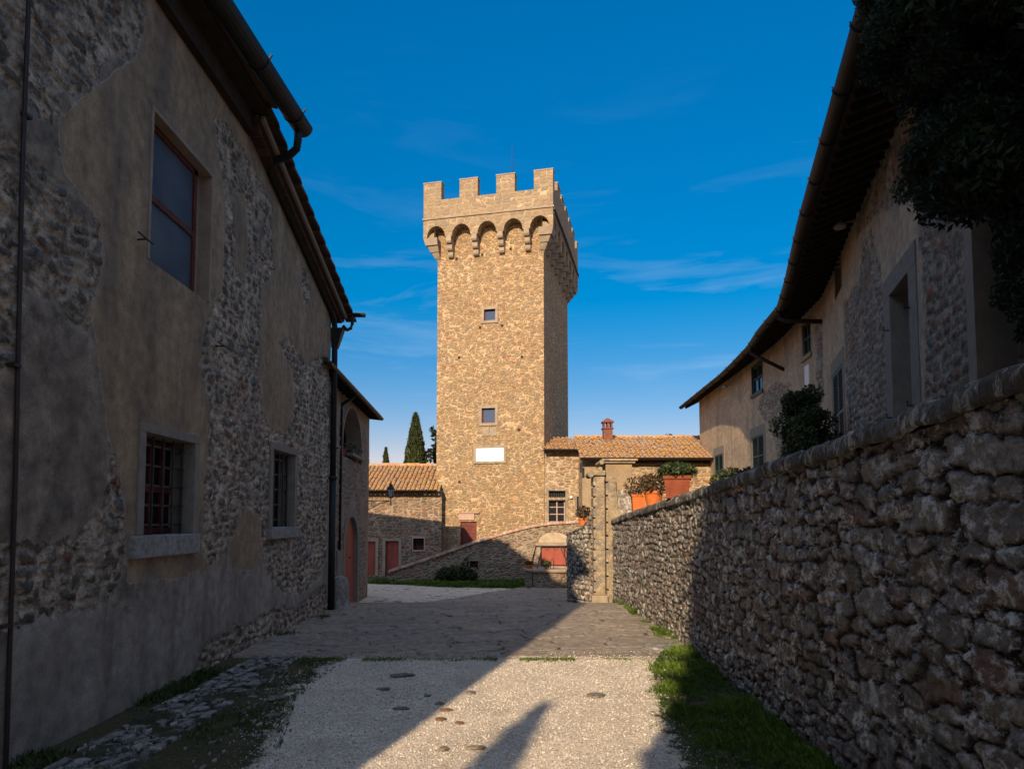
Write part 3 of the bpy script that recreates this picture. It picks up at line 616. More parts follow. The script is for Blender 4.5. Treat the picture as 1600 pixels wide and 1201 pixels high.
m = MB(); pslab(m, H1, 6.80, 8.30, 1.76, 1.97, -.3, .10); m.build('sill', m_sill, w, bevel=.015)
m = MB(); pslab(m, H1, 6.93, 8.13, 1.97, 3.36, -.30, -.28); m.build('pane', m_dark, w)
w = frame_box(H1, 2.71, 4.25, 5.15, 6.95, .045, .055, .30, 'window', m_render_l, house, lint=.05, label='upper window with flaking red frame and grey panes')
m = MB()
for (ua, ub, za, zb) in ((2.72, 2.80, 5.15, 6.95), (4.02, 4.10, 5.15, 6.95), (2.72, 4.10, 5.15, 5.24), (2.72, 4.10, 6.87, 6.95), (2.80, 4.02, 5.98, 6.06)): pslab(m, H1, ua, ub, za, zb, -.14, -.085)
m.build('sash', m_redf, w)
m = MB(); pslab(m, H1, 4.10, 4.25, 5.15, 6.95, -.16, -.12); m.build('reveal', m_render_l, w)
def _gd():
    k = NT('dusty_window_glass', .5, .12); return k.out(k.ramp(k.noise(1.8, 3, .5), [(.3, (.06, .062, .075)), (.7, (.10, .10, .115))]))
m_gdust = _gd()
m = MB(); pslab(m, H1, 2.79, 4.04, 5.2, 6.9, -.13, -.11); m.build('pane', m_gdust, w)

# ================================================================== 2. loggia house beyond it
H2 = Path([(-4.6, 15.6), (-4.98, 23.2)])
loggia = thing('loggia_house', 'smaller stone house with arched upper loggia and arched red door', 'house', (-4.6, 15.6, 0))
def arch_mask(c, hw, z0, zs, rz, p=2.0):
    return lambda U, Z: (np.abs(U - c) < hw) & (Z > z0) & (Z < zs + rz * np.sqrt(np.clip(1 - (np.abs(U - c) / hw) ** p, 0, 1)))
A1 = (4.55, 1.52, 3.90, 4.20, 1.25); A0 = (.70, 1.50, 3.90, 4.20, 1.25); DR = (4.55, 1.02, -.6, 1.35, .85)
am = [arch_mask(*A1), arch_mask(*A0), arch_mask(*DR)]
pl2 = lambda U, Z: (fbm(U, Z, .9, 71) - .46) * 1.2 + .25 * sstep(Z, 4.2, 5.2) + .3 * (sstep(U, 6.6, 7.3)) - .12
d2, at2 = stone_attrs(.26, .15, 7, .06, pl2, .026, .012)
m_logg = M_relief('loggia_facade', [(0, (.13, .10, .07)), (.4, (.20, .15, .10)), (.7, (.12, .105, .09)), (.88, (.25, .11, .07)), (1, (.16, .15, .14))], (.22, .19, .155), (.23, .18, .135), (.175, .14, .11), (.12, .095, .07), .2, .02, 1.5, 1.6, 1.6, .12, .6, None, .022, smear=.0)
wall_grid('wall', H2, np.arange(-.2, 7.62, .04), np.arange(-.7, 5.86, .04), m_logg, loggia, d2, at2, hole_fn=lambda U, Z: am[0](U, Z) | am[1](U, Z) | am[2](U, Z))
b = MB(); a_ = H2.at(7.6, 0, 0); b.box(-10.5, -7.6, 15.7, 23.2, -.7, 5.8); b.box(-7.6, -5.02, 23.0, 23.2, -.7, 5.8); b.box(-7.6, -4.65, 15.7, 23.0, -.7, -.6); b.box(-7.6, -5.4, 15.7, 23.0, -.6, 3.86); b.box(-5.4, -5.02, 20.9, 23.0, -.6, 3.86); b.box(-5.4, -5.0, 15.7, 18.4, -.6, 3.86)
b.hexa([(-10.5, 23.0, 5.8), (-5.0, 23.0, 5.8), (-5.0, 23.2, 5.8), (-10.5, 23.2, 5.8)], [(-10.5, 23.0, 6.3), (-5.0, 23.0, 5.82), (-5.0, 23.2, 5.82), (-10.5, 23.2, 6.3)])
b.build('rear_walls', m_render_l, loggia)
def arch_liner(m, path, c, hw, z0, zs, rz, d0, d1, th=.0, n=18, ring=0.0, p=2.0):
    pts = [(c - hw, z0)] + [(c - hw * math.cos(math.pi * i / n), zs + rz * math.sin(math.pi * i / n)) for i in range(n + 1)] + [(c + hw, z0)]
    o = [(c + (u - c) * (1 + ring / hw), (z if z <= zs else zs + (z - zs) * (1 + ring / rz))) for u, z in pts]
    for i in range(len(pts) - 1):
        (ua, za), (ub, zb) = pts[i], pts[i + 1]; (uc_, zc_), (ud, zd) = o[i], o[i + 1]
        m.add([path.at(ua, d0, za), path.at(ub, d0, zb), path.at(ub, d1, zb), path.at(ua, d1, za), path.at(uc_, d0, zc_), path.at(ud, d0, zd), path.at(ud, d1, zd), path.at(uc_, d1, zc_)],
              [(0, 1, 2, 3), (7, 6, 5, 4), (3, 2, 6, 7), (4, 5, 1, 0)])
for A in (A1, A0):
    m = MB(); arch_liner(m, H2, *A, -.45, .045, ring=.10); ar = m.build('arch', m_render_l, loggia)
    m = MB(); pslab(m, H2, A[0] - A[1] + .9, A[0] + A[1] - .02, 3.98, 4.06, -.02, .16); m.build('ledge', m_quoin, ar)
m = MB(); arch_liner(m, H2, *DR, -.16, .05, ring=.22); ds = m.build('door', m_quoin, loggia)
m = MB()
for i in range(12):
    u0 = DR[0] - DR[1] + .002 + i * .17; 
m2_ = MB()
n = 20; c, hw, z0, zs, rz = DR
leaf = [(c - hw, z0)] + [(c - hw * math.cos(math.pi * i / n), zs + rz * math.sin(math.pi * i / n)) for i in range(n + 1)] + [(c + hw, z0)]
m2_.add([H2.at(u_, -.07, z_) for u_, z_ in leaf] + [H2.at(u_, -.13, z_) for u_, z_ in leaf], [tuple(range(len(leaf)))] + [tuple(range(2 * len(leaf) - 1, len(leaf) - 1, -1))])
for z in (.05, .55, 1.0, 1.42, 1.8): pslab(m2_, H2, c - hw * .98 * (1 if z < 1.4 else .8), c + hw * .98 * (1 if z < 1.4 else .8), z, z + .03, -.07, -.062)
m2_.build('door_leaf', m_red, ds)
m = MB(); m.lathe(H2.at(c + .2, -.05, .95), [(.005, 0), (.03, .01), (.03, .04), (.005, .05)], 10); m.build('handle', m_iron, ds)
b = MB(); b.hexa([(-4.16, 15.0, 5.66), (-4.60, 23.55, 5.66), (-10.6, 23.55, 6.35), (-10.6, 15.0, 6.35)], [(-4.16, 15.0, 5.76), (-4.60, 23.55, 5.76), (-10.6, 23.55, 6.47), (-10.6, 15.0, 6.47)]); b.build('roof', m_tile_d, loggia)
b = MB()
for i in range(17):
    y = 15.8 + i * .46; x = -4.2 - .0515 * (y - 15.0); b.bar((x + .04, y, 5.60), (x - .75, y, 5.69), .08, .10)
b.build('rafters', m_wood_d, loggia)
b = MB(); half_gutter(b, [(-4.14, 15.0, 5.66), (-4.59, 23.5, 5.66)], .075); gt = b.build('gutter', m_gutter_b, loggia)
b = MB(); b.tube([(-4.42, 18.75, 5.60), (-4.5, 18.65, 5.48), (-4.68, 18.42, 5.30), (-4.70, 18.36, 5.1), (-4.70, 18.36, 1.25)], .045, 8); b.build('downpipe', m_gutter, loggia, smooth=True)
b = MB(); pslab(b, H2, 2.45, 3.15, .1, 1.28, -.02, .07); b.build('meter_box', m_quoin, loggia, bevel=.01)

# ================================================================== leaves and clumps
def leafcloud(rng, P, size, aspect=1.8, up=.0, jit=.6):
    """one small four-sided leaf at each point of P"""
    n = len(P); a = rng.normal(size=(n, 3)); a[:, 2] += up; a /= np.linalg.norm(a, axis=1)[:, None]
    b_ = rng.normal(size=(n, 3)); b_ -= (b_ * a).sum(1)[:, None] * a; b_ /= np.linalg.norm(b_, axis=1)[:, None]
    s = size * (1 - jit / 2 + jit * rng.random(n))[:, None]; L = a * s * aspect / 2; W = b_ * s / 2
    V = np.stack([P - L, P + W * .9, P + L, P - W * .9], 1).reshape(-1, 3); F = np.arange(4 * n).reshape(-1, 4)
    return V, F
def ball(rng, n, c, r, shell=.5):
    d = rng.normal(size=(n, 3)); d /= np.linalg.norm(d, axis=1)[:, None]
    return np.array(c) + d * (np.array(r) * (shell + (1 - shell) * rng.random(n)[:, None] ** .5))
def clump_foliage(name, mat, parent, seed, clumps, per, size, aspect=2.0, up=.3, rndbias=None, **kw):
    rng = np.random.default_rng(seed); Ps = []; rn = []
    for (c, r) in clumps:
        k_ = max(6, int(per * (np.mean(r) ** 2))) ; p = ball(rng, k_, c, r, .35); Ps.append(p); rn.append(np.clip(rng.random() * .6 + rng.random(k_) * .4, 0, 1))
    P = np.concatenate(Ps); rn = np.concatenate(rn); V, F = leafcloud(rng, P, size, aspect, up)
    return mesh_obj(name, V, F, mat, parent, {'rnd': np.repeat(rn, 4)}, **kw)
def cypress(x, y, z0, h, rad, label, seed, group='cypresses beyond the roofs', mat=None, n=9000, size=.16, lean=0):
    t = thing('cypress_tree', label, 'cypress', (x, y, z0), 0, group)
    m = MB(); m.tube([(x, y, z0), (x + lean * .5, y, z0 + h * .5), (x + lean, y, z0 + h * .93)], .1, 7, rs=[.16 * rad + .05, .1 * rad + .03, .02]); m.build('trunk', m_trunk, t)
    rng = np.random.default_rng(seed); q = rng.random(n) ** .8; zz = z0 + h * (.06 + .94 * q)
    prof = np.interp(q, [0, .12, .35, .6, .8, .93, 1], [.55, .9, 1.0, .80, .5, .24, .02]); a = rng.random(n) * 2 * math.pi
    lump = .82 + .32 * vnoise(a * 2.2, zz * 1.6 / max(rad, .4), seed) + .10 * rng.random(n)
    rr = rad * prof * lump * (.55 + .45 * rng.random(n) ** .35)
    P = np.stack([x + lean * q + rr * np.cos(a), y + rr * np.sin(a), zz], 1); V, F = leafcloud(rng, P, size, 2.4, 2.2)
    mesh_obj('crown', V, F, mat or m_cyp, t, {'rnd': np.repeat(np.clip(.5 * vnoise(a * 3, zz * 3, seed + 1) + .5 * rng.random(n), 0, 1), 4)})
    return t

# ================================================================== 3. the tower
TR = math.radians(-13.0); TO = (1.492, 31.0)
tower = thing('stone_tower', 'tall square sunlit stone tower with battlements and white plaque', 'tower', (TO[0], TO[1], 0), TR)
W_, D_ = 5.26, 7.8; O_ = .55
twin = [(-3.00, -2.34, 6.68, 7.38), (-2.90, -2.34, 11.60, 12.14)]
def shaft():
    m = MB(); ex = [(-W_, 0), (0, 0), (0, D_), (-W_, D_)]
    # front face in a grid with the window holes left open
    xs = sorted({-W_, 0.0} | {v for w_ in twin for v in w_[:2]} | {-4.04, -3.24}); zs = sorted({-.8, 16.2} | {v for w_ in twin for v in w_[2:]} | {-.4, 2.02})
    for i in range(len(xs) - 1):
        for j in range(len(zs) - 1):
            cx, cz_ = (xs[i] + xs[i + 1]) / 2, (zs[j] + zs[j + 1]) / 2
            if any(w_[0] < cx < w_[1] and w_[2] < cz_ < w_[3] for w_ in twin) or (-4.04 < cx < -3.24 and -.4 < cz_ < 2.02): continue
            m.add([(xs[i], 0, zs[j]), (xs[i + 1], 0, zs[j]), (xs[i + 1], 0, zs[j + 1]), (xs[i], 0, zs[j + 1])], [(0, 1, 2, 3)])
    for w_ in twin + [(-4.04, -3.24, -.4, 2.02)]:
        a, b_, c_, d_ = w_; m.add([(a, 0, c_), (b_, 0, c_), (b_, 0, d_), (a, 0, d_), (a, .4, c_), (b_, .4, c_), (b_, .4, d_), (a, .4, d_)], [(0, 4, 5, 1), (1, 5, 6, 2), (2, 6, 7, 3), (3, 7, 4, 0)])
    m.add([(0, 0, -.8), (0, D_, -.8), (0, D_, 16.2), (0, 0, 16.2), (-W_, D_, -.8), (-W_, 0, -.8), (-W_, 0, 16.2), (-W_, D_, 16.2)], [(0, 1, 2, 3), (4, 5, 6, 7), (1, 4, 7, 2)])
    m.box(-W_ + .02, -.02, .02, D_ - .02, 15.9, 16.85)
    m.build('shaft', m_tower, tower)
shaft()
# machicolation: arches on corbels, front and right, left and back
def arcade(m, mc, length, n, place, corner=True):
    sp = (length) / n; r = sp * .365
    for i in range(n):
        c0 = i * sp; cx = c0 + sp / 2; N = 12; zs = 15.92; zt = 16.80; rz = .56
        arc = [(cx - r * math.cos(math.pi * j / N), zs + rz * math.sin(math.pi * j / N)) for j in range(N + 1)]
        pts = [(c0, zs - .0)] + [(cx - r, zs)]
        def q(u, z, d): return place(u, d, z)
        # solid spandrel made of vertical slices, full overhang deep
        cols = [(c0, zs), (cx - r, zs)] + arc[1:-1] + [(cx + r, zs), (c0 + sp, zs)]
        for j in range(len(cols) - 1):
            (ua, za), (ub, zb) = cols[j], cols[j + 1]
            m.add([q(ua, za, 0), q(ub, zb, 0), q(ub, zt, 0), q(ua, zt, 0), q(ua, za, O_), q(ub, zb, O_), q(ub, zt, O_), q(ua, zt, O_)], [(0, 1, 2, 3), (7, 6, 5, 4), (4, 5, 1, 0)])
        for sd in (-1, 1):
            xx = cx + sd * r; m.add([q(xx, zs - .02, 0), q(xx, zs - .02, O_), q(xx, zs + .02, O_), q(xx, zs + .02, 0)], [(0, 1, 2, 3)])
    for i in range(n + 1):
        u = i * sp; hw = sp * .10
        ua, ub = max(u - hw, 0 if i else -.001), min(u + hw, length)
        if i == 0 or i == n: continue
        mc = MB()
        for (za, zb, dd) in ((15.60, 15.92, .0), (15.30, 15.58, .17), (15.02, 15.28, .34)):
            out0 = dd; 
            prof = [(O_ + .002, za), (O_, zb), (out0, zb), (out0, za + .10), (out0 + .05, za + .03), (out0 + .12, za)]
            vs = [place(ua, d, z) for d, z in prof] + [place(ub, d, z) for d, z in prof]; k_ = len(prof)
            mc.add(vs, [tuple(range(k_)), tuple(range(2 * k_ - 1, k_ - 1, -1))] + [(j, (j + 1) % k_, k_ + (j + 1) % k_, k_ + j) for j in range(k_)])
        mc.build('corbel', m_corbel, tower)
sp_m = MB(); co_m = MB()
x0, x1, y0, y1 = -W_ - O_, O_, -O_, D_ + O_
arcade(sp_m, co_m, x1 - x0, 5, lambda u, d, z: (x0 + u, y0 + d, z))
arcade(sp_m, co_m, y1 - y0, 7, lambda u, d, z: (x1 - d, y0 + u, z))
arcade(sp_m, co_m, y1 - y0, 7, lambda u, d, z: (x0 + d, y0 + u, z))
arcade(sp_m, co_m, x1 - x0, 5, lambda u, d, z: (x0 + u, y1 - d, z))
sp_m.build('arched_machicolation', m_tower2, tower)
for cx_, cy_ in ((x0, y0), (x1, y0), (x1, y1), (x0, y1)):                 # corner brackets
    ix = cx_ + (O_ + .14 if cx_ < -1 else -O_ - .14); iy = cy_ + (O_ + .14 if cy_ < 1 else -O_ - .14)
    co_m = MB()
    for za, zb, f0, f1 in ((15.6, 15.93, .0, .12), (15.32, 15.58, .22, .40), (15.04, 15.30, .46, .66), (14.82, 15.02, .70, .86)):
        ax, ay = cx_ + (ix - cx_) * f1, cy_ + (iy - cy_) * f1; bx_, by_ = cx_ + (ix - cx_) * f0, cy_ + (iy - cy_) * f0
        co_m.hexa([(ax, ay, za), (ix, ay, za), (ix, iy, za), (ax, iy, za)], [(bx_, by_, zb), (ix, by_, zb), (ix, iy, zb), (bx_, iy, zb)])
    co_m.build('corner_corbel', m_corbel, tower)
m = MB()
for (a, b_, c_, d_) in ((x0 - .05, x1 + .05, y0 - .05, y0 + .45), (x0 - .05, x1 + .05, y1 - .45, y1 + .05), (x1 - .45, x1 + .05, y0 + .45, y1 - .45), (x0 - .05, x0 + .45, y0 + .45, y1 - .45)): m.box(a, b_, c_, d_, 16.802, 16.90)
m.build('string_course', m_corbel, tower, bevel=.02)
m = MB()
for (a, b_, c_, d_) in ((x0, x1, y0, y0 + .42), (x0, x1, y1 - .42, y1), (x1 - .42, x1, y0 + .42, y1 - .42), (x0, x0 + .42, y0 + .42, y1 - .42)): m.box(a, b_, c_, d_, 16.902, 17.76)
m.box(x0 + .42, x1 - .42, y0 + .42, y1 - .42, 16.86, 17.0)
m.build('parapet', m_tower2, tower)
mer = []
for i in range(4): a = x0 + i * (x1 - x0 - .90) / 3; mer += [(a, a + .90, y0, y0 + .42), (a, a + .90, y1 - .42, y1)]
for i in range(1, 6): a = y0 + i * (y1 - y0 - .90) / 6; mer += [(x1 - .42, x1, a, a + .90), (x0, x0 + .42, a, a + .90)]
for q in mer:
    m = MB(); m.box(q[0], q[1], q[2], q[3], 17.762, 18.62); mo = m.build('merlon', m_tower2, tower)
    m = MB(); m.box(q[0] - .02, q[1] + .02, q[2] - .02, q[3] + .02, 18.622, 18.68); m.build('cap', m_corbel, mo)
for yy in (y0 + .7, y1 - .7):
    m = MB(); m.tube([(x0 + .2, yy, 18.0), (x1 - .2, yy, 18.0)], .025, 6)
    for i in range(5): m.tube([(x0 + .3 + i * 1.4, yy, 17.0), (x0 + .3 + i * 1.4, yy, 18.0)], .02, 5)
    m.build('railing', m_iron, tower)
m = MB(); m.tube([(-2.1, 2.5, 17.0), (-2.1, 2.5, 19.6), (-2.1, 2.5, 21.9)], .03, 6, rs=[.035, .03, .008]); m.build('mast', m_iron, tower)
m = MB(); m.tube([(x1 + .06, y0 + .02, 16.75), (x1 + .10, 3.0, 16.73), (x1 + .06, y1 - .1, 16.72)], .035, 6); m.tube([(x1 + .06, y0 + .02, 16.55), (x1 + .06, y1, 16.60)], .02, 6); m.build('cable', m_iron, tower)
for (a, b_, c_, d_) in twin:
    m = MB(); f_ = .13
    m.box(a - f_, a, -.05, .3, c_ - f_, d_ + f_); m.box(b_, b_ + f_, -.05, .3, c_ - f_, d_ + f_); m.box(a, b_, -.052, .3, c_ - f_, c_); m.box(a, b_, -.052, .3, d_, d_ + f_)
    wf = m.build('window', m_corbel, tower)
    m = MB(); g_ = .05; m.box(a, a + g_, .10, .16, c_, d_); m.box(b_ - g_, b_, .10, .16, c_, d_); m.box(a + g_, b_ - g_, .10, .16, c_, c_ + g_); m.box(a + g_, b_ - g_, .10, .16, d_ - g_, d_); m.build('sash', m_redd, wf)
    m = MB(); m.box(a, b_, .13, .15, c_, d_); m.build('pane', m_glassr, wf)
m = MB(); a, b_, c_, d_ = -3.28, -1.92, 4.86, 5.50; f_ = .11
m.box(a - f_, a, -.07, .02, c_ - f_, d_ + f_); m.box(b_, b_ + f_, -.07, .02, c_ - f_, d_ + f_); m.box(a, b_, -.068, .02, c_ - f_, c_); m.box(a, b_, -.068, .02, d_, d_ + f_)
pq = m.build('plaque_frame', m_corbel, tower); m = MB(); m.box(a, b_, -.035, .02, c_, d_); m.build('plaque', m_white, pq)
for (x, z) in ((-3.1, 11.28), (-2.02, 11.32), (-4.3, 14.75), (-3.0, 14.85), (-1.6, 15.0), (-.6, 15.15), (-4.15, 9.9), (-1.05, 9.75), (-1.2, 6.3), (-4.1, 3.9)): m = MB(); m.box(x - .06, x + .06, -.008, .05, z - .06, z + .06); m.build('putlog_shade_block', m_holes, tower)  # dark blocks on the face, coloured like the shade inside putlog holes
for q in (-2.98, -2.60): m = MB(); m.box(q, q + .33, -.02, .05, 6.08, 6.46); m.build('stone_block', m_corbel, tower)
m = MB(); m.box(-4.04, -3.24, .12, .18, -.4, 2.02)
for i in range(13): m.box(-4.03, -3.25, .105, .12, -.35 + i * .18, -.35 + i * .18 + .165)
m.build('door', m_redd, tower, label='dark red boarded door behind the ramp')
m = MB(); m.box(-4.12, -3.1, -.12, .02, 2.42, 2.47); m.box(-4.10, -3.34, -.07, .0, 2.10, 2.40); m.build('meter_cabinet', m_brick, tower)

for o_ in tower.children:
    if o_.name.split('.')[0] in ('arched_machicolation', 'corbel', 'corner_corbel', 'string_course', 'parapet', 'merlon', 'railing', 'mast', 'cable'): o_.location.z -= .24
# ================================================================== roofs of curved tiles
def coppi(name, parent, O, U, S, ncol, nrow, cw=.21, rl=.36, seed=0, mat=None):
    """covers and pans; U runs along the eave, S runs up the slope (unit vectors)"""
    rng = np.random.default_rng(seed); O = np.array(O, float); U = np.array(U, float); S = np.array(S, float); N = np.cross(U, S); N /= np.linalg.norm(N)
    if N[2] < 0: N = -N
    V = []; F = []; rn = []; n = 6
    for i in range(ncol):
        for j in range(nrow):
            for kind in (0, 1):
                r_ = rng.random(); tl = rng.normal() * .008; tw = rng.normal() * .012
                base = O + U * ((i + (.5 if kind else 0)) * cw + tw) + S * (j * rl + rng.normal() * .012)
                b0 = len(V)
                for e_, (sv, rad, lift) in enumerate(((-.03, .088 if not kind else .075, .035), (rl + .04, .070 if not kind else .088, .0))):
                    for q in range(n + 1):
                        a = math.pi * q / n
                        if kind == 0: p = base + S * sv + U * (math.cos(a) * rad) + N * (math.sin(a) * rad * .85 + .045 + lift + tl)
                        else: p = base + S * sv + U * (math.cos(a) * rad) - N * (math.sin(a) * rad * .55 - .05 - lift * .6 - tl)
                        V.append(p)
                for q in range(n): F.append((b0 + q, b0 + q + 1, b0 + n + 1 + q + 1, b0 + n + 1 + q))
                if kind == 0:                                   # thickness at the lower rim
                    b1 = len(V)
                    for q in range(n + 1):
                        a = math.pi * q / n; V.append(base - S * .03 + U * (math.cos(a) * .070) + N * (math.sin(a) * .060 + .078 + tl))
                    for q in range(n): F.append((b0 + q + 1, b0 + q, b1 + q, b1 + q + 1))
                rn += [r_] * (len(V) - b0)
    V = np.array(V)
    return mesh_obj(name, V, F, mat or m_tile, parent, {'rnd': rn}, smooth=False)
def ridge(name, parent, a, b_, n, seed=0):
    rng = random.Random(seed); m = MB(); a = Vector(a); b_ = Vector(b_)
    for i in range(n):
        m.cur = rng.random(); p = a.lerp(b_, i / n); q = a.lerp(b_, (i + 1.1) / n); dz = rng.uniform(-.01, .03)
        m.tube([p + Vector((0, 0, dz)), q + Vector((0, 0, dz + .03))], .10, 10, rs=[.115, .095])
    return m.build(name, m_tile, parent)
sun45 = lambda run, rise: (0, run / math.hypot(run, rise), rise / math.hypot(run, rise))
# left outbuilding
barn = thing('outbuilding', 'low stone outbuilding with tiled roof and red doors left of the tower', 'outbuilding', (-6.5, 31.5, -.5))
bh = [(-5.92, -5.30, -.5, 1.12), (-6.95, -6.38, -.5, 1.10), (-4.63, -4.12, .70, 1.24)]
def holed_front(m, xs0, xs1, y, zs0, zs1, holes, depth):
    xs = sorted({xs0, xs1} | {v for w_ in holes for v in w_[:2]}); zs = sorted({zs0, zs1} | {v for w_ in holes for v in w_[2:]})
    for i in range(len(xs) - 1):
        for j in range(len(zs) - 1):
            cx, cz_ = (xs[i] + xs[i + 1]) / 2, (zs[j] + zs[j + 1]) / 2
            if any(w_[0] < cx < w_[1] and w_[2] < cz_ < w_[3] for w_ in holes): continue
            m.add([(xs[i], y, zs[j]), (xs[i + 1], y, zs[j]), (xs[i + 1], y, zs[j + 1]), (xs[i], y, zs[j + 1])], [(0, 1, 2, 3)])
    for (a, b_, c_, d_) in holes:
        m.add([(a, y, c_), (b_, y, c_), (b_, y, d_), (a, y, d_), (a, y + depth, c_), (b_, y + depth, c_), (b_, y + depth, d_), (a, y + depth, d_)], [(0, 4, 5, 1), (1, 5, 6, 2), (2, 6, 7, 3), (3, 7, 4, 0)])
m = MB(); holed_front(m, -12, -3.3, 31.6, -.6, 3.4, bh, .3); m.box(-12, -3.3, 31.91, 36, -.6, 3.4)
m.hexa([(-12, 31.91, 3.4), (-3.3, 31.91, 3.4), (-3.3, 35, 3.4), (-12, 35, 3.4)], [(-12, 31.93, 3.42), (-3.3, 31.93, 3.42), (-3.3, 35, 4.72), (-12, 35, 4.72)]); m.build('wall', m_barn, barn)
coppi('roof', barn, (-9.5, 31.22, 3.40), (1, 0, 0), sun45(3.6, 1.42), 29, 11, .212, .355, 5)
m = MB(); half_gutter(m, [(-9.5, 31.10, 3.48), (-3.45, 31.10, 3.48)], .07); m.build('gutter', m_gutter_b, barn)
ridge('ridge_tiles', barn, (-9.5, 34.95, 4.92), (-3.3, 34.95, 4.92), 16, 4)
for (a, b_, c_, d_) in bh[:2]:
    m = MB(); m.box(a - .13, a, 31.55, 31.75, c_, d_ + .12); m.box(b_, b_ + .13, 31.55, 31.75, c_, d_ + .12); m.box(a, b_, 31.552, 31.75, d_, d_ + .12); f_ = m.build('door_frame', m_corbel, barn)
    m = MB(); m.box(a, b_, 31.72, 31.78, c_, d_)
    for i in range(9): m.box(a + .01, b_ - .01, 31.70, 31.72, c_ + .02 + i * .178, c_ + .02 + i * .178 + .16)
    m.build('door', m_red, f_)
a, b_, c_, d_ = bh[2]
m = MB(); m.box(a - .05, b_ + .05, 31.56, 31.7, d_, d_ + .1); m.box(a - .05, b_ + .05, 31.56, 31.7, c_ - .06, c_); m.box(a - .05, a, 31.562, 31.7, c_, d_); m.box(b_, b_ + .05, 31.562, 31.7, c_, d_); f_ = m.build('window', m_brick, barn)
m = MB(); m.box(a, b_, 31.8, 31.84, c_, d_); m.build('pane', m_dark, f_); m = MB(); m.box(a, b_, 31.77, 31.79, c_, c_ + .2); m.build('sash', m_redd, f_)
m = MB()
for i in range(5): m.tube([(a + .05 + i * .1, 31.66, c_), (a + .05 + i * .1, 31.66, d_)], .012, 5)
for i in range(3): m.tube([(a, 31.66, c_ + .1 + i * .17), (b_, 31.66, c_ + .1 + i * .17)], .012, 5)
m.build('grille', m_iron, f_)

# right-hand wing: a short higher part against the tower and a long lower one
wing = thing('gatehouse_wing', 'sunlit stone wing with mossy tiled roofs joining tower to villa', 'house', (5.0, 29.5, -.5))
wh = [(1.66, 2.42, 1.98, 3.42), (2.94, 3.31, 2.30, 3.16)]
m = MB(); holed_front(m, 1.5, 3.62, 30.5, -.6, 5.2, wh, .3); m.box(1.5, 3.4, 30.81, 35, -.6, 5.2); m.hexa([(1.5, 30.82, 5.2), (3.6, 30.82, 5.2), (3.6, 34, 5.2), (1.5, 34, 5.2)], [(1.5, 30.83, 5.21), (3.6, 30.83, 5.21), (3.6, 34, 6.0), (1.5, 34, 6.0)])
m.build('wall', m_wing, wing)
m = MB(); holed_front(m, 3.02, 9.5, 28.7, -.6, 4.52, [], .3); m.add([(3.02, 28.7, -.6), (3.02, 34, -.6), (3.02, 34, 4.52), (3.02, 28.7, 4.52)], [(0, 1, 2, 3)]); m.box(3.6, 9.5, 29, 35, -.6, 4.52)
m.hexa([(3.04, 28.8, 4.5), (9.5, 28.8, 4.5), (9.5, 32, 4.5), (3.04, 32, 4.5)], [(3.04, 28.8, 4.52), (9.5, 28.8, 4.52), (9.5, 32, 5.7), (3.04, 32, 5.7)]); m.build('wall', m_wing, wing)
m = MB(); m.box(3.0, 3.62, 28.66, 28.70, -.5, 4.36); m.build('plastered_corner', m_ochre, wing)
coppi('roof', wing, (1.45, 30.20, 5.16), (1, 0, 0), sun45(3, .95), 12, 9, .212, .355, 8)
coppi('roof', wing, (3.0, 28.36, 4.62), (1, 0, 0), sun45(3.4, 1.32), 31, 11, .212, .355, 9)
ridge('ridge_tiles', wing, (3.0, 31.75, 5.98), (9.4, 31.75, 5.98), 16, 6)
m = MB(); half_gutter(m, [(1.45, 30.08, 5.28), (3.4, 30.08, 5.28)], .10); m.build('gutter', m_gutter_b, wing)
m = MB(); half_gutter(m, [(2.88, 28.20, 4.72), (9.3, 28.20, 4.72)], .11); m.box(2.86, 2.98, 28.22, 28.3, 4.1, 4.5); m.build('gutter', m_gutter_b, wing)
ch = MB(); cx, cy_ = 4.46, 31.2
ch.box(cx - .21, cx + .21, cy_ - .21, cy_ + .21, 5.5, 6.32); ch.box(cx - .26, cx + .26, cy_ - .26, cy_ + .26, 6.32, 6.38)
for a in (-.21, .13, -.035):
    for b_ in (-.21, .13): ch.box(cx + a, cx + a + .08, cy_ + b_, cy_ + b_ + .08, 6.38, 6.62)
ch.box(cx - .27, cx + .27, cy_ - .27, cy_ + .27, 6.62, 6.68); ch.hexa([(cx - .24, cy_ - .24, 6.68), (cx + .24, cy_ - .24, 6.68), (cx + .24, cy_ + .24, 6.68), (cx - .24, cy_ + .24, 6.68)], [(cx - .05, cy_ - .05, 6.84), (cx + .05, cy_ - .05, 6.84), (cx + .05, cy_ + .05, 6.84), (cx - .05, cy_ + .05, 6.84)])
ch.build('chimney', M_plain('red_brick', (.24, .085, .055), .4, 9, bump=.006, col2=(.13, .065, .05)), wing)
a, b_, c_, d_ = wh[0]
m = MB(); m.box(a - .12, a, 30.44, 30.7, c_ - .1, d_ + .12); m.box(b_, b_ + .12, 30.44, 30.7, c_ - .1, d_ + .12); m.box(a, b_, 30.442, 30.7, d_, d_ + .12); m.box(a, b_, 30.444, 30.7, d_ - .42, d_ - .30); f_ = m.build('window', m_pier, wing)
m = MB(); m.box(a, b_, 30.70, 30.74, c_, d_); m.build('pane', m_glass, f_)
m = MB(); 
for x in (a, (a + b_) / 2 - .02, b_ - .05): m.box(x, x + .05, 30.64, 30.70, c_ - .1, d_ - .42)
for z in (c_ - .1, c_ + .02, c_ + .36, c_ + .68, d_ - .47): m.box(a + .05, b_ - .05, 30.642, 30.70, z, z + .04)
m.build('sash', m_brick, f_)
m = MB()
for i in range(7): m.box(a + .03 + i * .105, a + .06 + i * .105, 30.60, 30.62, d_ - .30, d_); 
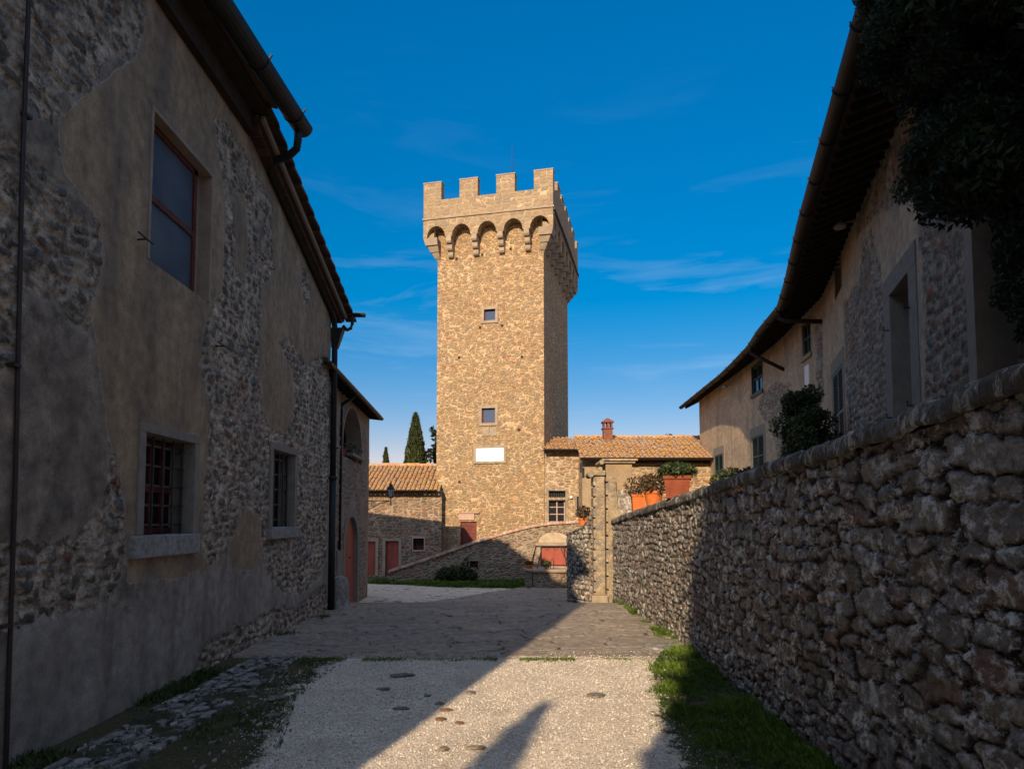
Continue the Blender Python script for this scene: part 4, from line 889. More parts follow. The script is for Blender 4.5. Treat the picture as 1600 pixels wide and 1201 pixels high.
m.build('fanlight_grille', m_iron, f_)
a, b_, c_, d_ = wh[1]
m = MB(); m.box(a - .09, a, 30.45, 30.6, c_ - .05, d_ + .09); m.box(b_, b_ + .09, 30.45, 30.6, c_ - .05, d_ + .09); m.box(a, b_, 30.452, 30.6, d_, d_ + .09); f_ = m.build('window', m_pier, wing)
m = MB(); m.box(a, b_, 30.72, 30.76, c_, d_); m.build('pane', m_dark, f_); m = MB()
for i in range(4): m.tube([(a + .05 + i * .09, 30.5, c_), (a + .05 + i * .09, 30.5, d_)], .012, 5)
for i in range(6): m.tube([(a, 30.5, c_ + .07 + i * .14), (b_, 30.5, c_ + .07 + i * .14)], .012, 5)
m.build('grille', m_iron, f_)
m = MB(); m.lathe((2.68, 30.40, 3.12), [(.01, -.07), (.06, -.05), (.075, 0), (.06, .05), (.01, .07)], 12); m.build('globe_lamp', m_white, wing, smooth=True)

# ================================================================== ramp wall with brick coping
ramp = thing('ramp_wall', 'rubble ramp wall with sloping brick coping in front of tower', 'wall', (-2.0, 28.5, -.5))
RP = Path([(-5.2, 28.5), (3.6, 28.5)]); rx = lambda x: x + 5.2
rtop = lambda U: np.interp(U, [0, rx(-3.16), rx(-1.49), rx(.0), rx(.9), rx(1.62), 8.8], [-.12, .55, 1.14, 1.58, 1.80, 1.90, 2.02])
RP2 = Path([(-5.2, 28.5), (3.6, 28.5)])
nich = lambda U, Z: (np.abs(U - rx(1.78)) < .58) & (Z < 1.02 + .0 * U) & (Z > -.4)
sqh = (rx(-1.78), rx(-1.42), .10, .38)
# the wall faces the viewer: build it with plain geometry, stones from the material
us = gridline(0, 8.8, .12, [sqh[0], sqh[1], rx(1.20), rx(2.36)]); zs = gridline(-.6, 2.05, .11, [.10, .38, 1.02])
U, Z = np.meshgrid(us, zs, indexing='ij'); Z = np.minimum(Z, rtop(U)); F = grid_faces(len(us), len(zs)); uf = U.ravel()[F].mean(1); zf = Z.ravel()[F].mean(1); zz = Z.ravel()[F]
keep = (zz.max(1) - zz.min(1) > 1e-4) & ~((uf > sqh[0]) & (uf < sqh[1]) & (zf > .10) & (zf < .38)) & ~((uf > rx(1.20)) & (uf < rx(2.36)) & (zf < 1.02))
V = np.stack([U - 5.2, 28.5 + .05 * (fbm(U, Z, 1.5, 3) - .5), Z], -1).reshape(-1, 3)
mesh_obj('wall', V, F[keep], m_ramp, ramp, smooth=True)
m = MB(); N = 24
for i in range(N):
    ua, ub = 8.8 * i / N, 8.8 * (i + 1) / N; za, zb = float(rtop(ua)) - .03, float(rtop(ub)) - .03
    m.add([(ua - 5.2, 28.52, za), (ub - 5.2, 28.52, zb), (ub - 5.2, 29.9, zb), (ua - 5.2, 29.9, za), (ub - 5.2, 29.9, -.6), (ua - 5.2, 29.9, -.6)], [(0, 1, 2, 3), (3, 2, 4, 5)])
m.box(rx(1.2) - 5.2 - .3, 2.66, 28.95, 29.0, -.5, 1.4); m.box(-1.8, -1.4, 28.85, 28.9, .05, .42)
m.build('ramp_deck', m_ramp, ramp)
m = MB(); rng_ = random.Random(5); n = 66
for i in range(n):
    ua, ub = 8.8 * i / n + .005, 8.8 * (i + 1) / n - .005; m.cur = rng_.random(); dz = rng_.uniform(-.008, .012)
    m.hexa([(ua - 5.2, 28.42, float(rtop(ua)) + dz), (ub - 5.2, 28.42, float(rtop(ub)) + dz), (ub - 5.2, 28.78, float(rtop(ub)) + dz), (ua - 5.2, 28.78, float(rtop(ua)) + dz)],
           [(ua - 5.2, 28.43, float(rtop(ua)) + .11 + dz), (ub - 5.2, 28.43, float(rtop(ub)) + .11 + dz), (ub - 5.2, 28.77, float(rtop(ub)) + .11 + dz), (ua - 5.2, 28.77, float(rtop(ua)) + .11 + dz)])
m.build('brick_coping', m_brick, ramp)
m = MB(); m.box(1.04, 1.20, 28.40, 28.95, -.5, 1.12); m.box(2.36, 2.52, 28.40, 28.95, -.5, 1.12); m.box(1.0, 2.56, 28.396, 28.95, 1.022, 1.16); nf = m.build('niche_frame', m_corbel, ramp)
n = 14; arc = [(1.78 + .66 * math.cos(math.pi * i / n), 1.16 + .42 * math.sin(math.pi * i / n)) for i in range(n + 1)]
m = MB(); m.add([(x, 28.44, z) for x, z in arc] + [(x, 28.52, z) for x, z in arc], [tuple(range(n, -1, -1))] + [(i, i + 1, n + 2 + i, n + 1 + i) for i in range(n)]); m.build('lunette', M_plain('pale_render', (.52, .42, .30), .25, 4, bump=.01), ramp)
m = MB(); m.box(1.20, 1.775, 28.62, 28.66, -.5, 1.02); m.box(1.785, 2.36, 28.62, 28.66, -.5, 1.02); m.build('double_door', m_red, nf)
m = MB(); m.box(-1.82, -1.38, 28.44, 28.47, .38, .44); m.box(-1.82, -1.78, 28.44, 28.5, .1, .38); m.box(-1.42, -1.38, 28.44, 28.5, .1, .38); m.build('hatch_frame', m_corbel, ramp)

# ================================================================== well
well = thing('stone_well', 'round brick and stone well with black iron pulley frame', 'well', (1.5, 26.6, -.5))
m = MB(); m.lathe((1.5, 26.6, -.52), [(1.02, 0), (1.0, .05), (.98, .62), (.80, .62), (.80, .02)], 36); m.build('well_wall', m_ramp, well)
m = MB(); m.lathe((1.5, 26.6, .105), [(.74, 0), (1.04, .0), (1.06, .03), (1.06, .09), (1.03, .12), (.76, .12), (.74, .08)], 36); m.build('rim', m_corbel, well)
m = MB(); zt = 1.06
for (xa, ya, xb, yb) in ((.66, 26.1, .95, 26.5), (.95, 25.9, 1.18, 26.4), (2.34, 26.1, 2.05, 26.5), (2.2, 25.9, 1.9, 26.4), (.8, 27.2, .95, 26.8), (2.2, 27.2, 2.05, 26.8)): m.tube([(xa, ya, .2), (xb, yb, zt)], .018, 6)
m.tube([(.93, 26.45, zt), (2.08, 26.45, zt)], .022, 6); m.tube([(.93, 26.8, zt), (2.08, 26.8, zt)], .018, 6); m.tube([(.94, 26.45, zt), (.94, 26.8, zt)], .018, 6); m.tube([(2.07, 26.45, zt), (2.07, 26.8, zt)], .018, 6)
m.build('iron_frame', m_iron, well)
m = MB()
for x in (1.38, 1.72): m.tube([(x - .06 * math.cos(a), 26.45, zt - .08 + .06 * math.sin(a)) for a in [i * math.pi / 5 for i in range(11)]], .012, 5)
m.tube([(1.5, 26.3, .2), (1.52, 26.3, .55), (1.57, 26.3, .62), (1.62, 26.3, .5), (1.62, 26.3, .2)], .014, 6); m.build('pulley', m_iron, well)
m = MB(); m.tube([(.78, 25.84, -.5), (.78, 25.84, .15)], .02, 6); m.tube([(.5, 25.9, -.1), (.78, 25.84, -.1)], .018, 6); m.build('water_pipe', m_iron, well)

# ================================================================== retaining wall on the right
PW = Path([(2.74, 18.15), (2.82, 14.6), (2.90, 11.0), (2.79, 7.8), (2.73, 6.0), (2.70, 4.4), (2.69, 2.6)])
pY = lambda U: PW.xy(U)[1]
ctop = lambda Y: np.interp(Y, [2.5, 3.57, 4.78, 5.86, 7.19, 9.61, 14.45, 17.2, 18.3], [3.0, 2.915, 2.82, 2.775, 2.715, 2.605, 2.375, 2.20, 2.12])
rwall = thing('retaining_wall', 'long rough rubble retaining wall with lichened coping along the right', 'wall', (2.74, 10.0, 0))
us = [0.0]
while us[-1] < PW.L - .01: us.append(us[-1] + max(.011, .0036 * float(pY(us[-1]))))
us = np.array(us)
plw = lambda U, Z: np.full(U.shape, -.6)
def par_stone():
    c = {}
    def get(U, Z):
        if 'k' not in c:
            Y = pY(U); 
            e1, r1 = stones(U, Z, .25, .115, 13, .065, .8); e2, r2 = stones(U, Z, .34, .17, 17, .085, 1.0)
            k_ = vnoise(U * .55, Z * 1.3, 5) > .5; k_ |= Y < 5.5
            e = np.where(k_, e2, e1); r = np.where(k_, r2, r1); c['k'] = (e, r)
        return c['k']
    def disp(U, Z):
        e, r = get(U, Z); lump = fbm(U, Z, 4.2, 31) - .5
        return sstep(e, -.002, .014) * (.026 + .020 * r) + lump * .055 + (fbm(U, Z, 14, 33) - .5) * .042 * (.4 + .6 * sstep(e, 0, .02)) + (fbm(U, Z, 34, 34, 2) - .5) * .020 + (fbm(U, Z, .6, 35) - .5) * .06
    return disp, {'edge': lambda U, Z: get(U, Z)[0], 'rnd': lambda U, Z: get(U, Z)[1], 'pl': plw}
dp, ap = par_stone()
wall_grid('wall', PW, us, np.arange(-.08, 3.0, .0165), m_parapet, rwall, dp, ap, top=lambda U: ctop(pY(U)) - .16)
def coping(name, path, us, ztop, mat, parent, th=.17, prj=.075, depth=.46, seed=50, joint=.85):
    prof = [(prj - .02, -th), (prj + .01, -th + .02), (prj + .012, -.06), (prj - .02, -.02), (prj - .07, -.002), (-.15, .012), (-depth + .05, 0), (-depth, -.03), (-depth, -th)]
    pd = np.array([p[0] for p in prof]); pz = np.array([p[1] for p in prof]); s_ = np.concatenate([[0], np.cumsum(np.hypot(np.diff(pd), np.diff(pz)))])
    tt = np.linspace(0, s_[-1], 44); PD = np.interp(tt, s_, pd); PZ = np.interp(tt, s_, pz)
    U, T = np.meshgrid(us, tt, indexing='ij'); D = np.broadcast_to(PD, U.shape) + (fbm(U, T, 4, seed) - .5) * .075 + (fbm(U, T, 18, seed + 1) - .5) * .030; Zq = np.broadcast_to(PZ, U.shape)
    jw = joint * (0.8 + .4 * hsh(np.floor(U / joint), 1, seed)); jd = np.abs((U / joint) % 1 - .5); jj = sstep(.5 - jd, 0, .02)
    D = D * (1) - (1 - jj) * .02; Z0 = ztop(U) + Zq + (fbm(U, T, 6, seed + 3) - .5) * .055 + (fbm(U, T, 22, seed + 4) - .5) * .018 - (1 - jj) * .012 + (hsh(np.floor(U / joint), 3, seed) - .5) * .02
    X, Y = path.xy(U); tx, ty = path.t(U)
    return mesh_obj(name, np.stack([X + ty * D, Y - tx * D, Z0], -1).reshape(-1, 3), grid_faces(len(us), len(tt)), mat, parent,
                    {'edge': (.5 - jd) * joint, 'rnd': hsh(np.floor(U / joint), 2, seed), 'pl': np.full(U.shape, -.6)}, True)
coping('coping', PW, us[::2], lambda U: ctop(pY(U)), m_coping, rwall)
PX = Path([(2.69, 2.62), (2.72, -1.0), (2.8, -5.5)]); d3, a3 = stone_attrs(.34, .17, 18, .085, plw, .045, .01, .9, .02)
wall_grid('wall', PX, np.arange(0, PX.L, .04), np.arange(-.08, 3.0, .035), m_parapet, rwall, d3, a3, top=lambda U: 2.83 + 0 * U)
coping('coping', PX, np.arange(0, PX.L, .05), lambda U: 2.99 + 0 * U, m_coping, rwall)
m = MB()
for i in range(len(PW.p) - 1):
    (xa, ya), (xb, yb) = PW.p[i], PW.p[i + 1]; za, zb = float(ctop(ya)) - .17, float(ctop(yb)) - .17
    m.hexa([(xb + .12, yb, -.1), (xb + .42, yb, -.1), (xa + .42, ya, -.1), (xa + .12, ya, -.1)], [(xb + .12, yb, zb), (xb + .42, yb, zb), (xa + .42, ya, za), (xa + .12, ya, za)])
m.build('core', m_barn, rwall)
# terrace behind it
us_ = np.linspace(0, 1, 12); vv = np.linspace(2.4, 30, 40)
Vt = []
for y in vv:
    x0_ = float(np.interp(y, [2.4, 11, 18.2, 30], [3.0, 3.2, 3.1, 3.1])); zt_ = float(np.interp(y, [2.4, 18, 27, 30], [2.6, 1.9, 1.7, 1.7])) 
    for t_ in us_: Vt.append((x0_ + t_ * (16 - x0_), y, zt_ + .03 * math.sin(y * 3 + t_ * 20)))
mesh_obj('terrace', Vt, grid_faces(len(vv), len(us_)), m_earth, smooth=True, kind=GND)
m = MB(); m.box(3.05, 3.2, 18.3, 28.4, -.6, 1.68); m.build('terrace_edge', m_barn, kind=GND)

# gate pier with banded stones at the end of the wall, and the return wall
pier = thing('gate_pier', 'rusticated sandstone gate pier with scrolled cap at wall end', 'gate pier', (2.5, 18.3, 0))
def banded(x0, x1, y0, y1, ztop, h_, name):
    m = MB(); m.box(x0 + .06, x1, y0 + .012, y1, -.15, ztop); z = -.15; r_ = random.Random(3)
    while z < ztop - .05:
        ze = min(z + h_, ztop); m.box(x0 + r_.uniform(0, .012), x0 + .075, y0 + r_.uniform(0, .01), y1, z + .045, ze); m.box(x0 + .075, x1 - .004, y0, y1 - .01, z + .008, ze); z = ze
    m.build(name, m_pier, pier, bevel=.008)
banded(2.20, 2.52, 18.24, 18.75, 3.3, .285, 'left_shaft')
banded(2.53, 2.78, 18.10, 18.7, 3.25, .36, 'right_shaft')
m = MB(); m.box(2.14, 2.54, 18.18, 18.8, 3.302, 3.44); m.tube([(2.14, 18.16, 3.33), (2.14, 18.8, 3.33)], .085, 14); m.build('scroll_cap', m_pier, pier, bevel=.02)
m = MB(); m.box(2.56, 3.28, 18.30, 19.0, 2.9, 3.64); m.build('upper_block', m_ochre, pier, bevel=.01)
us2 = np.arange(0, .75, .03); P3 = Path([(3.29, 18.28), (2.55, 18.28)])
m = MB(); m.box(2.78, 3.29, 18.31, 18.98, 1.8, 2.895); m.build('lower_block', m_render_l, pier)
P3 = Path([(2.60, 18.27), (3.31, 18.27)])
U, Z = np.meshgrid(np.arange(2.62, 3.31, .03), np.arange(1.75, 2.94, .03), indexing='ij')
mesh_obj('lichened_face', np.stack([U, 18.285 - .02 * fbm(U, Z, 8, 3), Z], -1).reshape(-1, 3), grid_faces(*U.shape), m_grim, pier, {'edge': np.full(U.shape, .1), 'rnd': fbm(U, Z, 5, 2), 'pl': np.full(U.shape, -.6)}, True)
m = MB(); m.box(2.50, 3.36, 18.22, 19.06, 3.642, 3.70); m.box(2.44, 3.42, 18.16, 19.12, 3.70, 3.76); m.tube([(2.44, 18.15, 3.66), (2.44, 19.1, 3.66)], .07, 12); m.build('cornice', m_pier, pier, bevel=.015)
m = MB()                                                                      # curved flank sweeping down to the coping
fl = [(2.80, 3.2), (2.81, 2.9), (2.84, 2.65), (2.90, 2.42), (2.98, 2.25), (3.08, 2.14)]
for (xa, za), (xb, zb) in zip(fl, fl[1:]): m.hexa([(2.74, 18.12, zb), (xb, 18.12, zb), (xb, 18.5, zb), (2.74, 18.5, zb)], [(2.74, 18.12, za), (xa, 18.12, za), (xa, 18.5, za), (2.74, 18.5, za)])
m.build('curved_flank', m_pier, pier)
m = MB(); m.box(2.12, 2.55, 17.98, 18.24, -.1, .10); m.build('plinth_stone', m_corbel, pier, bevel=.02)
ret = thing('return_wall', 'short rubble wall curving back left of the gate pier', 'wall', (2.0, 18.8, 0))
RW = Path([(1.80, 19.55), (1.86, 19.1), (2.02, 18.75), (2.24, 18.52)])
rt = lambda U: np.interp(U, [0, .3, .55, .75, .95, 1.3], [1.78, 1.84, 1.90, 2.0, 2.3, 3.2])
RW2 = Path([(1.78, 21.5), (1.77, 19.6), (1.86, 19.1), (2.02, 18.78), (2.28, 18.50)])
rt2 = lambda U: np.interp(U, [0, 1.9, 2.3, 2.7, 2.9, 3.1], [1.70, 1.78, 1.84, 1.95, 2.12, 2.5])
dq, aq = stone_attrs(.22, .13, 19, .06, plw, .045, .01, .8, .02)
class FlipPath(Path):
    def t(s, u): a, b_ = Path.t(s, u); return -a, -b_
RWF = RW2
wall_grid('wall', RWF, np.arange(0, RW2.L, .03), np.arange(-.6, 2.6, .025), m_parapet, ret, dq, aq, top=lambda U: rt2(U) - .10)
coping('coping', RWF, np.arange(0, RW2.L - .12, .03), rt2, m_coping, ret, .10, .05, .34, 61, .6)
m = MB(); m.box(2.12, 2.5, 18.6, 21.5, -.6, 1.55); m.build('core', m_barn, ret)

# ================================================================== villa on the right
VP = Path([(8.60, 30.5), (8.45, 26.3), (8.33, 22.7), (8.2, 20.3), (7.67, 16.3), (7.1, 14.4), (6.15, 11.5), (5.2, 8.35), (4.71, 6.73)])
villa = thing('plastered_villa', 'long bending villa with flaking ochre plaster and deep dark eaves', 'villa', (7.0, 15.0, 1.8))
Q = [[(22.75, 7.8), (24.6, 7.8), (24.6, 1), (22.6, 1)], [(17.19, 6.56), (18.96, 6.36), (19.35, 6.9), (20.1, 6.93), (20.55, 5.99), (20.65, 5.44), (20.8, 4.51), (20.78, 1.2), (17.44, 1.2), (17.27, 4.83)],
     [(8.71, 6.29), (9.94, 6.29), (11.58, 5.96), (10.52, 5.4), (9.26, 5.09), (8.0, 5.81)], [(-.3, 5.6), (.5, 5.48), (1.2, 5.0), (.9, 4.34), (1.1, 1.2), (-.3, 1.2)], [(19.23, 7.88), (21.6, 7.5), (22.78, 7.0), (22.13, 6.49), (20.75, 6.85), (18.8, 7.25)],
     [(13.71, 7.17), (14.3, 7.2), (14.2, 5.06), (13.76, 4.87)], [(9.6, 5.6), (11.2, 5.5), (11.4, 1.2), (9.9, 1.2)]]
def pl_villa(U, Z):
    s = np.full(U.shape, -9.0)
    for q in Q: s = np.maximum(s, poly_sd(U, Z, q))
    return -s + .25 * (fbm(U, Z, 1.4, 52) - .5)
vh = [(21.13, 22.12, 1.6, 5.40), (15.62, 16.92, 3.4, 5.33), (7.40, 8.60, 3.5, 4.93), (2.55, 3.75, 3.4, 4.76), (7.50, 8.60, 6.40, 7.33), (12.65, 13.35, 6.45, 7.32), (16.2, 17.1, 6.9, 7.58)]
dv, av = stone_attrs(.24, .14, 23, .06, pl_villa, .028, .014, .7)
uv_ = [0.0]
while uv_[-1] < 24.22: uv_.append(uv_[-1] + float(np.interp(uv_[-1], [0, 12, 24], [.055, .04, .019])))
for c in [u for h in vh for u in h[:2]]: uv_[int(np.argmin([abs(x - c) for x in uv_]))] = c
wall_grid('wall', VP, np.array(uv_), zline(1.4, 7.70, .03, [z for h in vh for z in h[2:]]), m_villa, villa, dv, av, holes=vh)
m = MB(); m.box(8.98, 14, 6.5, 30.55, 1.2, 7.6); m.box(8.62, 9.0, 30.45, 30.56, 1.2, 7.6); m.hexa([(5.1, 6.0, 1.2), (9.2, 6.0, 1.2), (9.2, 13, 1.2), (7.2, 13, 1.2)], [(5.1, 6.0, 7.6), (9.2, 6.0, 7.6), (9.2, 13, 7.6), (7.2, 13, 7.6)]); m.build('rear_walls', m_barn, villa)
m = MB(); m.box(4.95, 9.0, 2.0, 6.6, 1.6, 7.9); 
m.build('dark_side_wing', m_rubble2, villa)
m = MB(); m.hexa([VP.at(24.2, -.5, 1.6), VP.at(24.2, .05, 1.6), VP.at(24.42, .05, 1.6), VP.at(24.42, -.5, 1.6)], [VP.at(24.2, -.5, 7.6), VP.at(24.2, .05, 7.6), VP.at(24.42, .05, 7.6), VP.at(24.42, -.5, 7.6)]); m.build('corner_strip', m_render_l, villa)
# windows and doors of the villa
def shutter(w_, u0, u1, z0, z1, d=.03):
    for k_ in (0, 1):
        a = u0 + (u1 - u0) * k_ / 2 + .01; b_ = a + (u1 - u0) / 2 - .02; m = MB()
        pslab(m, VP, a, a + .05, z0, z1, d - .03, d + .012); pslab(m, VP, b_ - .05, b_, z0, z1, d - .03, d + .012)
        for z in (z0, (z0 + z1) / 2, z1 - .06): pslab(m, VP, a + .05, b_ - .05, z, z + .06, d - .03, d + .012)
        z = z0 + .08
        while z < z1 - .1:
            P = [VP.at(a + .05, d - .035, z + .035), VP.at(b_ - .05, d - .035, z + .035), VP.at(b_ - .05, d + .015, z), VP.at(a + .05, d + .015, z)]
            m.hexa(P, [(p[0], p[1], p[2] + .012) for p in P]); z += .062
        m.build('shutter', m_shut, w_)
for i, (u0, u1, z0, z1) in enumerate(vh):
    if i == 0:
        w_ = frame_box(VP, u0, u1, z0, z1, .36, .05, .34, 'door', m_quoin, villa, lint=.30, label='tall door opening walled up inside a grey stone surround')
        m = MB(); pslab(m, VP, u0, u1, z0, z1, -.36, -.30); m.build('door_infill', m_ochre, w_)
        m = MB()
        for z in (4.9, 3.6):
            for u in (u0 - .06, u1 + .06): m.tube([VP.at(u, .03, z), VP.at(u, .12, z), VP.at(u, .12, z + .06)], .012, 5)
        m.build('hinge_pin', m_iron, w_)
    elif i in (1, 2, 3):
        w_ = frame_box(VP, u0, u1, z0, z1, .20, .045, .25, 'window', m_quoin, villa, lint=.32, bottom=True); shutter(w_, u0, u1, z0, z1)
        m = MB(); pslab(m, VP, u0, u1, z0, z1, -.24, -.2); m.build('pane', m_dark, w_)
    elif i in (4, 5):
        w_ = frame_box(VP, u0, u1, z0, z1, .045, .045, .2, 'window', m_shut if i == 4 else m_ochre, villa, lint=.05, bottom=True)
        m = MB()
        for ua in (u0, (u0 + u1) / 2 - .03, u1 - .06): pslab(m, VP, ua, ua + .06, z0, z1, -.06, .0)
        for z in (z0, (z0 + z1) / 2, z1 - .06): pslab(m, VP, u0 + .06, u1 - .06, z, z + .06, -.058, -.002)
        m.build('sash', m_shut, w_); m = MB(); pslab(m, VP, u0, u1, z0, z1, -.05, -.035); m.build('pane', m_glass, w_)
    else:
        w_ = frame_box(VP, u0, u1, z0, z1, .05, .04, .3, 'window', m_ochre, villa, lint=.05)
        m = MB(); pslab(m, VP, u0, u1, z0, z1, -.3, -.26); m.build('pane', m_dark, w_)
m = MB(); pslab(m, VP, 12.78, 13.15, 5.6, 6.18, .0, .05); m.build('white_panel', m_white, villa, bevel=.01)
# roof, rafters, gutter
EO = .86
def eo(u): return float(np.interp(u, [-1, 6, 12], [.52, .56, .86]))
uu = np.linspace(-1.05, 27.5, 68)
top_, bot_ = [], []
def vz(d): return 7.42 + (EO - d) * .30
m = MB(); prev = None
for u in uu:
    a = VP.at(u, eo(u), 7.42); b_ = VP.at(u, -5.0, vz(-5.0)); cur = [(a[0], a[1], a[2]), (a[0], a[1], a[2] + .10), (b_[0], b_[1], b_[2] + .10), (b_[0], b_[1], b_[2])]
    if prev: m.hexa([prev[0], cur[0], cur[3], prev[3]], [prev[1], cur[1], cur[2], prev[2]])
    prev = cur
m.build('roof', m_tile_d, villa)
uu2 = np.arange(-.9, 27.3, .30)
for u in uu2:
    m = MB(); a = VP.at(u, eo(u) - .06, vz(EO) - .055); b_ = VP.at(u, -.1, vz(-.1) - .055); m.bar(a, b_, .075, .10); m.build('rafter', m_wood_d, villa)
m = MB(); rng_ = random.Random(8)
for i in range(len(uu2) - 1):                                                    # terracotta slabs lying between the rafters
    for (da, db) in ((.56, .34), (.32, .1)): 
        m.cur = rng_.random(); ua, ub = uu2[i] + .045, uu2[i + 1] - .045
        P = [VP.at(ua, da, vz(da) - .022), VP.at(ub, da, vz(da) - .022), VP.at(ub, db, vz(db) - .022), VP.at(ua, db, vz(db) - .022)]
        m.hexa(P, [(p[0], p[1], p[2] + .015) for p in P])
m.build('soffit_tiles', M_attr('soffit_terracotta', [(0, (.16, .06, .04)), (1, (.24, .10, .065))], .3), villa)
m = MB(); half_gutter(m, [VP.at(u, eo(u) + .10, 7.44) for u in np.linspace(-1.1, 27.5, 76)], .105)
g = m.build('gutter', m_gutter_b, villa)
for u in np.arange(.2, 27, 1.15): m = MB(); m.tube([VP.at(u, eo(u) + .10 - .115 * math.cos(a), 7.44 - .115 * math.sin(a)) for a in [-.35 + i * (math.pi + .35) / 8 for i in range(9)]][::-1], .010, 5); m.tube([VP.at(u, eo(u) + .205, 7.44), VP.at(u, eo(u) + .215, 7.475)], .010, 5); m.build('gutter_bracket', m_gutter_b, g)
for (u_g, u_w, zw) in ((13.9, 14.34, 6.95), (10.2, 10.76, 6.55)):
    m = MB(); m.tube([VP.at(u_g, eo(u_g) + .08, 7.36), VP.at(u_g, eo(u_g) + .08, 7.22), VP.at(u_g + .08, eo(u_g) - .02, 7.12), VP.at(u_w, .02, zw)], .055, 9, rs=[.06, .058, .055, .055]); m.build('downpipe', m_gutter_b, villa, smooth=True)
for (u, z) in ((5.15, 7.20), (18.87, 7.50)):
    m = MB(); p = VP.at(u, .30, z); m.lathe((p[0], p[1], z - .05), [(.02, .10), (.07, .08), (.12, .0), (.10, -.03), (.02, -.04)], 14); m.bar(VP.at(u, .0, z + .02), VP.at(u, .28, z + .02), .03, .03); m.build('floodlight', M_plain('grey_lamp_housing', (.35, .34, .32), .1, 5, .5), villa)

# ================================================================== street lamp on the loggia corner
lamp = thing('street_lamp', 'black wrought iron lantern on scrolled bracket at the loggia corner', 'street lamp', (-4.95, 22.9, 2.7))
lx, ly, lz = -4.13, 22.9, 2.75
m = MB(); m.tube([(-4.96, ly, lz), (lx, ly, lz)], .014, 6); m.tube([(-4.96, ly, lz - .33), (-4.75, ly, lz - .22), (-4.5, ly, lz - .08), (-4.2, ly, lz - .02)], .012, 6)
m.tube([(-4.72 + .09 * math.cos(a) * (1 - a / 14), ly, lz - .11 + .09 * math.sin(a) * (1 - a / 14)) for a in [i * .6 for i in range(14)]], .010, 5); m.tube([(lx, ly, lz - .16), (lx, ly, lz + .12)], .018, 6); m.build('bracket', m_iron, lamp)
m = MB()
for sx_, sy_ in ((1, 1), (1, -1), (-1, 1), (-1, -1)): m.tube([(lx + .055 * sx_, ly + .055 * sy_, lz + .12), (lx + .105 * sx_, ly + .105 * sy_, lz + .40)], .010, 5)
m.box(lx - .065, lx + .065, ly - .065, ly + .065, lz + .10, lz + .13)
m.hexa([(lx - .13, ly - .13, lz + .40), (lx + .13, ly - .13, lz + .40), (lx + .13, ly + .13, lz + .40), (lx - .13, ly + .13, lz + .40)], [(lx - .05, ly - .05, lz + .52), (lx + .05, ly - .05, lz + .52), (lx + .05, ly + .05, lz + .52), (lx - .05, ly + .05, lz + .52)])
m.lathe((lx, ly, lz + .52), [(.05, 0), (.06, .02), (.035, .04), (.02, .10), (.005, .14)], 10); m.build('lantern_cage', m_iron, lamp)
m = MB(); m.hexa([(lx - .05, ly - .05, lz + .13), (lx + .05, ly - .05, lz + .13), (lx + .05, ly + .05, lz + .13), (lx - .05, ly + .05, lz + .13)], [(lx - .098, ly - .098, lz + .395), (lx + .098, ly - .098, lz + .395), (lx + .098, ly + .098, lz + .395), (lx - .098, ly + .098, lz + .395)]); m.build('glass', M_plain('frosted_lantern_glass', (.45, .47, .48), .05, 3, .3), lamp)

# ================================================================== pots and plants
def plant_leaves(parent, c, r, n, seed, mat, size=.06, name='plant'):
    rng = np.random.default_rng(seed); P = ball(rng, n, c, r, .1); P = P[P[:, 2] > c[2] - r[2] * .7]
    V, F = leafcloud(rng, P, size, 1.9, .5); mesh_obj(name, V, F, mat, parent, {'rnd': np.repeat(rng.random(len(P)), 4)})
def round_pot(x, y, z, r, h, label, seed, mat, leaf_m, cat='flower pot', group='terracotta pots on the walls', pr=None, n=260):
    t = thing('flower_pot', label, cat, (x, y, z), 0, group)
    m = MB(); m.lathe((x, y, z), [(r * .72, 0), (r * .92, h * .8), (r, h * .8), (r * 1.03, h * .86), (r * 1.02, h), (r * .88, h), (r * .84, h * .85)], 22); m.build('pot', mat, t, smooth=False)
    m = MB(); m.lathe((x, y, z), [(r * .1, h * .88), (r * .85, h * .88)], 18); m.build('soil', m_soil, t)
    pr = pr or (r * 1.5, r * 1.5, r * 1.3); plant_leaves(t, (x, y, z + h + pr[2] * .55), pr, n, seed, leaf_m, .055)
    return t
def box_pot(x, y, z, w, d, h, rz, label, seed, mat, leaf_m, n=900, pr=None):
    t = thing('planter_box', label, 'planter', (x, y, z), 0, 'terracotta pots on the walls'); c, s_ = math.cos(rz), math.sin(rz)
    def P(a, b_, zz): return (x + a * c - b_ * s_, y + a * s_ + b_ * c, z + zz)
    m = MB(); ring = lambda kx, zz: [P(-w / 2 * kx, -d / 2 * kx, zz), P(w / 2 * kx, -d / 2 * kx, zz), P(w / 2 * kx, d / 2 * kx, zz), P(-w / 2 * kx, d / 2 * kx, zz)]
    nb = 9
    for i in range(nb):
        k0 = .86 + .12 * i / nb; m.hexa(ring(k0 - .012, h * .86 * i / nb), ring(k0 - .012, h * .86 * (i + .35) / nb)); m.hexa(ring(k0 + .012, h * .86 * (i + .35) / nb), ring(k0 + .012, h * .86 * (i + 1) / nb))
    m.hexa(ring(1.06, h * .86), ring(1.08, h)); m.build('box', mat, t)
    pr = pr or (w * .75, d * .75, .22); plant_leaves(t, (x, y, z + h + pr[2] * .5), pr, n, seed, leaf_m, .045)
    return t
box_pot(2.96, 15.75, 2.315, .32, .42, .38, -.1, 'small square orange planter with dry plant, nearest the gate pier', 1, m_terra, m_pot_r, 420, (.36, .36, .30))
round_pot(2.97, 14.1, 2.405, .205, .30, 'round bright orange flower pot between two planters on the coping', 2, m_terra, m_pot_r, pr=(.36, .36, .26), n=420)
